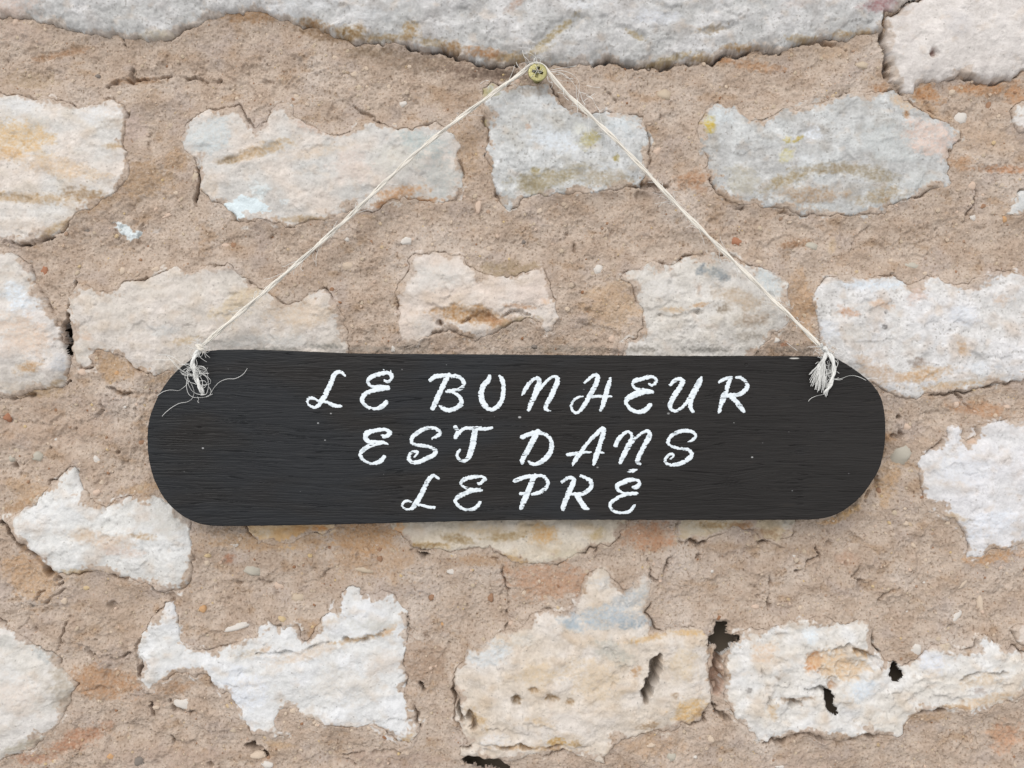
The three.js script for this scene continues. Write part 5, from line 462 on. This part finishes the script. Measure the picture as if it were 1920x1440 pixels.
LET.forEach(([ox, oy, strokes], li) => {
  // dense discs along each stroke
  const discs = [];
  for (const st of strokes) {
    const c = new THREE.CatmullRomCurve3(st.map(([x, y, w]) => new THREE.Vector3(ox + x / 8, oy + y / 8, w / 18.6)), false, 'centripetal');
    const L = Math.max(6, Math.ceil(st.length * 9)); let prev = null;
    for (let i = 0; i <= L; i++) { const p = c.getPoint(i / L); discs.push([p.x, p.y, p.z]); }
  }
  const x0 = Math.min(...discs.map(d => d[0] - d[2])) - 3, x1 = Math.max(...discs.map(d => d[0] + d[2])) + 3, y0 = Math.min(...discs.map(d => d[1] - d[2])) - 3, y1 = Math.max(...discs.map(d => d[1] + d[2])) + 3;
  const st = 0.85, nx = Math.ceil((x1 - x0) / st) + 1, ny = Math.ceil((y1 - y0) / st) + 1, F = new Float32Array(nx * ny);
  const pos = [], col = [], idx = [], map = new Map();
  for (let j = 0; j < ny; j++) for (let i = 0; i < nx; i++) {
    const x = x0 + i * st, y = y0 + j * st, wx = x + 1.0 * n2(x / 6, y / 4 + li) + 1.2 * n2(x / 3.4, y / 2.0), wy = y + 0.9 * n2(x / 4 + 30, y / 4 + li);
    let d = 1e9; for (const q of discs) { const e = Math.hypot(wx - q[0], wy - q[1]) - q[2]; if (e < d) d = e; }
    // the bristles skip where the wood dips
    const skip = 1.0 * sstep(0.52, 0.75, n2(x / 9 + li, y / 1.7 + 50)) * sstep(-3.2, -0.6, d);
    const dry = sstep(0.42, 0.7, n2(x / 13 + li * 7, y / 1.6 + 9)) * sstep(0.05, 0.45, fbm(x / 22 + li, y / 16 + 60, 2)) * 7;
    F[j * nx + i] = d + skip * 1.6 + dry;
  }
  const vert = (i, j) => { const o = j * nx + i; let v = map.get(o); if (v === undefined) { v = map.size; map.set(o, v); const x = x0 + i * st, y = y0 + j * st, d = F[o];
      const t = clamp(-d * 0.10 - 0.02, -0.22, 0.07) + (d < -1 ? 0.05 * n2(x / 3.5, y / 3.5) + 0.03 * n2(x / 1.6, y / 1.6) + 0.02 : 0);
      const p = bl(x, y); pos.push(p.x, p.y, TH + t * 0.001);
      const thin = 0.30 * sstep(0.0, 0.7, fbm(x / 13 + li * 3, y / 8, 3)) + 0.10 * n2(x / 5, y / 1.8) + 0.06 * n2(x / 2.2, y / 2.2), b = 0.76 * (1 - Math.max(0, thin));
      col.push(b * (0.90 - 0.12 * thin), b * (0.965 - 0.04 * thin), b * 1.01); } return v; };
  for (let j = 0; j < ny - 1; j++) for (let i = 0; i < nx - 1; i++) {
    const o = j * nx + i; if (Math.min(F[o], F[o + 1], F[o + nx], F[o + nx + 1]) > 0.2) continue;
    const a = vert(i, j), b = vert(i + 1, j), c = vert(i, j + 1), d = vert(i + 1, j + 1);
    if (Math.abs(F[o] - F[o + nx + 1]) < Math.abs(F[o + 1] - F[o + nx])) idx.push(a, c, d, a, d, b); else idx.push(a, c, b, b, c, d);
  }
  const g = new THREE.BufferGeometry(); g.setAttribute('position', new THREE.Float32BufferAttribute(pos, 3)); g.setAttribute('color', new THREE.Float32BufferAttribute(col, 3)); g.setIndex(idx); g.computeVertexNormals();
  put(new THREE.Mesh(g, paint), li === LET.length - 1 ? 'accent_mark' : 'letter', sign);
});

// ------------------------------------------------------------------ the screw
const SZ = 0.0098;                                                      // front of the screw's head
const screw = new THREE.Group(); named(screw, 'wood_screw'); screw.position.set(X_(1008, SZ), Y_(135, SZ), 0); scene.add(screw);
tag(screw, 'yellow zinc cross-head screw driven into the mortar under the long grey stone', 'screw');
{ const m = new THREE.MeshStandardMaterial({ color: new THREE.Color(0.31, 0.285, 0.14), metalness: 0.95, roughness: 0.42 });
  { const n = 128, d = new Uint8Array(n * n * 4); for (let j = 0; j < n; j++) for (let i = 0; i < n; i++) { const v = clamp(150 + 60 * fbm(i / 12, j / 12, 3) + 30 * n2(i / 3, j / 3), 0, 255), o = (j * n + i) * 4; d[o] = d[o + 1] = d[o + 2] = v; d[o + 3] = 255; }
    const t = new THREE.DataTexture(d, n, n); t.magFilter = THREE.LinearFilter; t.wrapS = t.wrapT = THREE.RepeatWrapping; t.needsUpdate = true; m.roughnessMap = t; m.roughness = 0.8; m.bumpMap = t; m.bumpScale = 0.00008; }
  const R = 0.0044, prof = [[0, 0], [R * 0.86, -0.00002], [R * 0.96, -0.00012], [R, -0.0004], [R * 0.98, -0.0007], [0.0021, -0.0032], [0.0021, -0.0036], [0, -0.0036]].map(([x, y]) => new THREE.Vector2(x, y));
  const hg = new THREE.LatheGeometry(prof.reverse(), 56); hg.rotateX(Math.PI / 2);
  const planar = g => { const p = g.attributes.position, u = []; for (let i = 0; i < p.count; i++) u.push(p.getX(i) * 120 + 0.5, p.getY(i) * 120 + 0.5); g.setAttribute('uv', new THREE.Float32BufferAttribute(u, 2)); return g; };
  const ev = new Evaluator(); ev.useGroups = false; ev.attributes = ['position', 'normal', 'uv'];
  let b = new Brush(hg, m); b.updateMatrixWorld();
  for (const [w, l, dep, a] of [[0.0015, 0.0056, 0.0031, 0.21], [0.0015, 0.0056, 0.0031, 0.21 + Math.PI / 2], [0.0003, 0.0046, 0.00035, 0.21 + Math.PI / 4], [0.0003, 0.0046, 0.00035, 0.21 + 3 * Math.PI / 4]]) {
    const g = new THREE.BoxGeometry(l, w, dep * 2), p = g.attributes.position;
    for (let i = 0; i < p.count; i++) if (p.getZ(i) < 0) { p.setX(i, p.getX(i) * 0.85); p.setY(i, p.getY(i) * 0.92); }
    g.computeVertexNormals(); g.rotateZ(-a);
    const c = new Brush(g, m); c.updateMatrixWorld(); b = ev.evaluate(b, c, SUBTRACTION); b.updateMatrixWorld();
  }
  const head = new THREE.Mesh(planar(b.geometry), m); head.position.z = SZ; head.rotation.set(-0.05, 0.02, 0); put(head, 'screw_head', screw);
  // shank with a thread
  const sp = []; for (let i = 0; i <= 150; i++) { const z = SZ - 0.0034 - i * 0.00012, ph = (i * 0.00012 / 0.0022) % 1; sp.push(new THREE.Vector2(0.0015 + 0.0006 * Math.pow(Math.abs(ph - 0.5) * 2, 3) * sstep(10, 40, i), z)); }
  const sg = new THREE.LatheGeometry(sp, 24); sg.rotateX(Math.PI / 2); put(new THREE.Mesh(planar(sg), m), 'shank', screw);
}

// ------------------------------------------------------------------ the twine
const twine = new THREE.Group(); named(twine, 'twine'); twine.position.set(X_(1008, 0.007), Y_(735, ZF), ZF); scene.add(twine);
tag(twine, 'natural jute twine looped behind the screw and knotted through two holes of the plaque', 'twine');
const TX = twine.position.x, TY = twine.position.y, TZ = twine.position.z;
const dz = ZF - 0.015;
const V = (px, py, z0) => z0 < 0.0107 && py < 400 ? V0(px, py, z0 - 0.0018 * (1 - clamp((z0 - 0.0082) / 0.0025, 0, 1))) : V0(px, py, z0 > 0.0062 ? z0 + dz * clamp((z0 - 0.0085) / 0.0055, 0, 1) : z0 - 0.001);
const V0 = (px, py, z) => new THREE.Vector3(X_(px, z) - TX, Y_(py, z) - TY, z - TZ);
function tubeInto(acc, pts, rad, seg, tint) {
  const n = pts.length; let nor = null; const base = acc.p.length / 3, T = new THREE.Vector3(), B = new THREE.Vector3();
  for (let i = 0; i < n; i++) {
    T.subVectors(pts[Math.min(n - 1, i + 1)], pts[Math.max(0, i - 1)]).normalize();
    if (!nor) { nor = new THREE.Vector3(0.3, 0.2, 1); nor.addScaledVector(T, -nor.dot(T)).normalize(); } else nor.addScaledVector(T, -nor.dot(T)).normalize();
    B.crossVectors(T, nor); const r = typeof rad === 'function' ? rad(i / (n - 1)) : rad;
    for (let k = 0; k < seg; k++) { const a = k / seg * Math.PI * 2, c = Math.cos(a), s = Math.sin(a); acc.p.push(pts[i].x + r * (c * nor.x + s * B.x), pts[i].y + r * (c * nor.y + s * B.y), pts[i].z + r * (c * nor.z + s * B.z)); acc.c.push(...tint); }
    if (i) for (let k = 0; k < seg; k++) { const a = base + (i - 1) * seg + k, b = base + (i - 1) * seg + (k + 1) % seg, c = a + seg, d = b + seg; acc.i.push(a, b, c, b, d, c); }
  }
  for (const [o, fl] of [[base, 1], [base + (n - 1) * seg, 0]]) for (let k = 1; k + 1 < seg; k++) fl ? acc.i.push(o, o + k + 1, o + k) : acc.i.push(o, o + k, o + k + 1);
}
const fresh = () => ({ p: [], c: [], i: [] });
function build(acc, name, parent, mat) { const g = new THREE.BufferGeometry(); g.setAttribute('position', new THREE.Float32BufferAttribute(acc.p, 3)); g.setAttribute('color', new THREE.Float32BufferAttribute(acc.c, 3)); g.setIndex(acc.i); g.computeVertexNormals(); return put(new THREE.Mesh(g, mat), name, parent); }
const jute = new THREE.MeshStandardMaterial({ vertexColors: true, roughness: 0.9 });
const JC = [0.66, 0.62, 0.555], JW = [0.68, 0.675, 0.65];
const tr = rng(404), shade = (c, f) => c.map(v => v * f);
function curve(points) { return new THREE.CatmullRomCurve3(points, false, 'centripetal'); }
function cord(acc, cv, R, pitch, nf, col, flare) {
  const L = cv.getLength(), n = Math.max(8, Math.ceil(L / 0.0007)), P = [], Nn = [], Bb = []; let nor = null;
  for (let i = 0; i <= n; i++) { P.push(cv.getPointAt(i / n)); const T = cv.getTangentAt(i / n); if (!nor) nor = new THREE.Vector3(0.1, 0.2, 1); nor = nor.clone().addScaledVector(T, -nor.dot(T)).normalize(); Nn.push(nor); Bb.push(new THREE.Vector3().crossVectors(T, nor)); }
  for (let f = 0; f < nf; f++) {
    const ply = f % 2, q = Math.floor(f / 2), m = Math.ceil(nf / 2), a0 = q / Math.max(1, m - 1) * 6.28, rr = q === 0 ? 0 : R * 0.40 * (0.85 + 0.3 * tr()), tw = pitch * (0.9 + 0.2 * tr()), sd0 = tr() * 50, pts = [], tn = 0.86 + 0.28 * tr();
    for (let i = 0; i <= n; i++) {
      const s = i / n * L, A = s / pitch * 6.28 + ply * Math.PI, B = a0 - s / (tw * 0.8) * 6.28, w = 1 + 0.25 * n2(s * 700 + sd0, f), fl = flare ? flare(i / n) : 1;
      const u = (Math.cos(A) * R * 0.48 + Math.cos(B) * rr * w) * fl, v = (Math.sin(A) * R * 0.48 + Math.sin(B) * rr * w) * fl;
      pts.push(P[i].clone().addScaledVector(Nn[i], u).addScaledVector(Bb[i], v));
    }
    tubeInto(acc, pts, R * 0.30, 6, col.map(c => c * tn));
  }
}
const RC = 0.00094;
// left run, right run: from the screw to the knots at the board
const leftRun = [V(1006, 119, 0.0072), V(996, 122, 0.0078), V(984, 132, 0.0082), V(955, 153, 0.0088), V(800, 270, 0.0105), V(640, 420, 0.0125), V(500, 544, 0.0142), V(430, 604, 0.0155), V(392, 637, 0.0165), V(379, 648, 0.0172)];
const rightRun = [V(1006, 119, 0.0072), V(1018, 122, 0.0078), V(1030, 138, 0.0082), V(1060, 172, 0.0088), V(1150, 258, 0.0103), V(1290, 405, 0.0122), V(1400, 513, 0.0140), V(1490, 601, 0.0158), V(1524, 635, 0.0168), V(1537, 648, 0.0175)];
{ let a = fresh(); cord(a, curve(leftRun), RC, 0.034, 14, JC); build(a, 'cord', twine, jute);
  a = fresh(); cord(a, curve(rightRun), RC, 0.037, 14, JC); build(a, 'cord', twine, jute);
  // left knot: two turns round the standing part, then down over the front into the hole
  const k0 = [376, 653, 0.0172], turn = []; for (let i = 0; i <= 26; i++) { const t = i / 26, an = t * 12.6 + 0.6; turn.push(V(k0[0] + 5.5 * Math.cos(an) + 3 * (t - 0.5), k0[1] + 7 * (t - 0.5) * 1.2 + 3 * Math.cos(an), k0[2] + 0.0016 * Math.sin(an))); }
  a = fresh(); cord(a, curve(turn), RC * 0.95, 0.009, 12, JC); build(a, 'knot', twine, jute);
  a = fresh(); cord(a, curve([V(375, 655, 0.0175), V(366, 666, 0.0180), V(361, 680, 0.0178), V(364, 695, 0.0174), V(369, 712, 0.0171), V(374, 724, 0.0170), V(378, 733, 0.0166), V(379, 738, 0.0140), V(379, 738, 0.0110)]), RC * 1.05, 0.012, 14, JW); build(a, 'loop', twine, jute);
  a = fresh(); cord(a, curve([V(379, 738, 0.0085), V(379, 736, 0.0047), V(378, 715, 0.0044), V(376, 680, 0.0046), V(376, 658, 0.0062), V(375, 651, 0.0110), V(376, 650, 0.0165)]), RC * 0.8, 0.012, 8, JC); build(a, 'loop', twine, jute);
  // right knot and loop
  const k1 = [1546, 655, 0.0176], turn2 = []; for (let i = 0; i <= 22; i++) { const t = i / 22, an = t * 9.5 + 2; turn2.push(V(k1[0] + 9 * (t - 0.5) + 3 * Math.cos(an), k1[1] + 8 * (t - 0.5) + 4.5 * Math.cos(an + 0.5), k1[2] + 0.0014 * Math.sin(an))); }
  a = fresh(); cord(a, curve(turn2), RC * 0.95, 0.009, 12, JW); build(a, 'knot', twine, jute);
  a = fresh(); cord(a, curve([V(1549, 657, 0.0178), V(1558, 668, 0.0184), V(1563, 682, 0.0184), V(1563, 698, 0.0180), V(1559, 715, 0.0176), V(1553, 728, 0.0172), V(1548, 735, 0.0168), V(1548, 741, 0.0140), V(1549, 742, 0.0110)]), RC * 0.98, 0.012, 14, JW); build(a, 'loop', twine, jute);
  a = fresh(); cord(a, curve([V(1549, 742, 0.0085), V(1549, 738, 0.0047), V(1548, 715, 0.0044), V(1548, 680, 0.0046), V(1547, 664, 0.0062), V(1546, 657, 0.0110), V(1546, 654, 0.0165)]), RC * 0.8, 0.012, 8, JC); build(a, 'loop', twine, jute);
}
// the frayed end beside the right loop
{ const a = fresh();
  for (let f = 0; f < 110; f++) {
    const t = tr(), e = tr(), spread = tr() - 0.5, z0 = 0.0172 + 0.0014 * tr();
    const sx = 1549 + 6 * (tr() - 0.5), sy = 662 + 6 * (tr() - 0.5), mx = 1543 - 4 * t + 9 * spread, my = 682 + 6 * (tr() - 0.5), ex = 1536 + 32 * spread - 6 * t, ey = 708 + 28 * e - 16 * Math.max(0, -spread * 2) + 4 * (tr() - 0.5);
    const pts = curve([V(sx, sy, z0), V(sx - 3, sy + 9, z0 + 0.0006), V(mx, my, z0 + 0.0008 * tr()), V((mx + ex) / 2 + 4 * (tr() - 0.5), (my + ey) / 2, 0.0168 + 0.0022 * tr()), V(ex, ey, 0.0156 + 0.0026 * tr())]).getPoints(14);
    tubeInto(a, pts, 0.00011 + 0.00005 * tr(), 5, shade(JW, 0.8 + 0.3 * tr()));
  }
  build(a, 'frayed_end', twine, jute).userData.kind = 'stuff';
}
// single long fibres [origin x, origin y, points in eighths of a pixel, depth]
const FIB = [
  [260, 600, [[270, 1140], [370, 1075], [470, 1050], [610, 1055], [660, 1020], [710, 980], [760, 900]], 0.0158], [260, 600, [[350, 1445], [400, 1390], [500, 1310], [610, 1250], [720, 1230], [790, 1190], [822, 1130], [830, 1070], [800, 980], [750, 890], [730, 820], [745, 740], [800, 700]], 0.0160], [260, 600, [[1630, 725], [1580, 800], [1530, 840], [1440, 880], [1330, 885], [1230, 920], [1150, 990], [1090, 1080], [1050, 1140], [980, 1160], [900, 1165], [810, 1155], [750, 1110], [720, 1020], [718, 930], [740, 830], [770, 740]], 0.0163],
  [260, 600, [[860, 690], [970, 700], [1020, 760], [1040, 880], [1045, 1000], [1010, 1110], [930, 1130]], 0.0178], [260, 600, [[240, 590], [400, 600], [500, 600], [580, 690], [640, 750], [720, 800], [820, 840]], 0.0168], [260, 600, [[300, 520], [440, 530], [540, 570], [620, 630], [720, 690], [840, 715], [960, 705], [1010, 740]], 0.0170], [260, 600, [[880, 760], [1000, 830], [1075, 900], [1072, 950], [1000, 975], [930, 960]], 0.0168], [260, 600, [[880, 920], [990, 915], [1015, 960], [990, 1010], [930, 1030]], 0.0175], [260, 600, [[700, 800], [700, 880], [770, 930], [870, 965]], 0.0172], [260, 600, [[690, 640], [780, 690], [890, 740], [960, 800], [1055, 800]], 0.0180], [260, 600, [[430, 540], [520, 640], [600, 730], [680, 780], [740, 760], [790, 720]], 0.0170], [260, 600, [[860, 590], [875, 660], [850, 740], [900, 830], [950, 900], [960, 1000]], 0.0184], [260, 600, [[1050, 1000], [1085, 1060], [1070, 1120], [1010, 1150], [1110, 1110]], 0.0162], [260, 600, [[900, 790], [1010, 850], [1040, 930], [960, 990], [900, 960]], 0.0180], [260, 600, [[760, 720], [720, 760], [760, 800], [830, 820]], 0.0178], [260, 600, [[880, 1150], [900, 1195], [885, 1215], [905, 1245]], 0.0158], [260, 600, [[600, 660], [690, 670], [760, 660], [830, 690], [900, 760], [930, 850]], 0.0186], [260, 600, [[735, 830], [745, 960], [800, 1060], [880, 1110], [1000, 1120]], 0.0170],
  [1460, 600, [[740, 890], [860, 890], [950, 875], [1050, 838], [1130, 835], [1220, 860], [1310, 905]], 0.0165], [1460, 600, [[445, 1220], [480, 1180], [550, 1145], [650, 1120], [720, 1100], [750, 1060]], 0.0160], [1460, 600, [[1310, 885], [1400, 872], [1490, 880]], 0.0120], [1460, 600, [[690, 480], [620, 470], [620, 540], [680, 555], [730, 520]], 0.0175], [1460, 600, [[550, 660], [590, 630], [660, 650], [740, 690]], 0.0178], [1460, 600, [[850, 600], [885, 650], [870, 710], [840, 740]], 0.0185], [1460, 600, [[850, 440], [930, 430], [990, 480], [940, 530], [880, 510]], 0.0175], [1460, 600, [[470, 410], [560, 405], [640, 410], [720, 400]], 0.0172], [1460, 600, [[120, 340], [200, 400], [280, 460]], 0.0150],
  [900, 80, [[1020, 440], [1100, 430], [1230, 420], [1380, 470], [1470, 560], [1490, 680], [1472, 820], [1460, 900], [1468, 1060]], 0.0105], [900, 80, [[1090, 440], [1210, 450], [1340, 540], [1430, 650], [1500, 750], [1540, 870], [1580, 930]], 0.0098], [900, 80, [[1040, 415], [1200, 385], [1360, 362], [1450, 345]], 0.0100], [900, 80, [[1590, 790], [1680, 840], [1740, 940], [1800, 1035]], 0.0088], [900, 80, [[1550, 880], [1620, 830], [1720, 760]], 0.0088], [900, 80, [[1250, 690], [1262, 800], [1330, 865]], 0.0108], [900, 80, [[638, 110], [650, 180], [685, 260], [690, 340], [660, 400]], 0.0098], [900, 80, [[655, 160], [740, 155], [800, 190], [850, 250], [850, 300]], 0.0098], [900, 80, [[670, 210], [720, 260], [760, 320]], 0.0100], [900, 80, [[510, 560], [430, 590], [375, 650]], 0.0102], [900, 80, [[0, 620], [60, 580], [130, 565]], 0.0085], [900, 80, [[540, 290], [570, 350], [630, 400], [680, 390]], 0.0098], [900, 80, [[1140, 480], [1230, 470], [1290, 520], [1400, 545]], 0.0100], [900, 80, [[1500, 740], [1590, 770], [1640, 800], [1700, 850]], 0.0088], [900, 80, [[1010, 500], [1030, 580], [1090, 600]], 0.0098], [900, 80, [[1600, 640], [1700, 665], [1800, 670]], 0.0080],
];
for (const [ox, oy, pts, z] of FIB) {
  const a = fresh(), c = curve(pts.map(([x, y], i) => V(ox + x / 8, oy + y / 8, z + 0.0007 * n2(i * 0.7 + ox, oy + z * 9000))));
  tubeInto(a, c.getPoints(pts.length * 7), t => 0.000105 * (0.75 + 0.25 * Math.sin(t * 9)), 6, JW.map(v => v * 1.05)); build(a, 'fibre', twine, jute);
}
// fuzz standing off the cord
{ const a = fresh();
  for (const run of [leftRun, rightRun]) { const c = curve(run), n = 90;
    for (let i = 0; i < n; i++) {
      const t = 0.04 + 0.94 * tr(), p = c.getPointAt(t), T = c.getTangentAt(t), s = tr() < 0.5 ? -1 : 1, side = new THREE.Vector3(-T.y, T.x, 0).normalize().multiplyScalar(s), L = 0.0015 + 0.010 * Math.pow(tr(), 3), f = tr() < 0.5 ? 1 : -1, cu = (tr() - 0.3);
      const q = [0, 0.33, 0.66, 1].map(u => p.clone().addScaledVector(T, f * L * u * (0.9 - 0.5 * u * tr())).addScaledVector(side, RC * 0.8 + L * u * (0.35 + 0.4 * cu * u)).add(new THREE.Vector3(0, -0.12 * L * u * u, 0.0008 * (tr() - 0.5))));
      tubeInto(a, curve(q).getPoints(9), 0.00006 + 0.00004 * tr(), 4, shade(JW, 0.85 + 0.2 * tr()));
    } }
  for (const [kx, ky, n] of [[375, 653, 26], [368, 700, 22], [1547, 657, 34], [1556, 700, 20], [1008, 124, 20]]) for (let i = 0; i < n; i++) {
    const zc = ky < 200 ? 0.0088 : 0.0172, q = []; let px = kx + 8 * (tr() - 0.5), py = ky + 10 * (tr() - 0.5), an = tr() * 6.28; const turn = (tr() - 0.5) * 1.6, st = 3 + 4 * tr();
    for (let u = 0; u < 6; u++) { q.push(V(px, py, zc + 0.0006 + 0.0012 * tr())); px += Math.cos(an) * st; py += Math.sin(an) * st * 0.8; an += turn + 0.5 * (tr() - 0.5); }
    tubeInto(a, curve(q).getPoints(16), 0.00006 + 0.00003 * tr(), 4, shade(JW, 0.85 + 0.2 * tr()));
  }
  build(a, 'fuzz', twine, jute).userData.kind = 'stuff'; }

renderer.render(scene, camera);
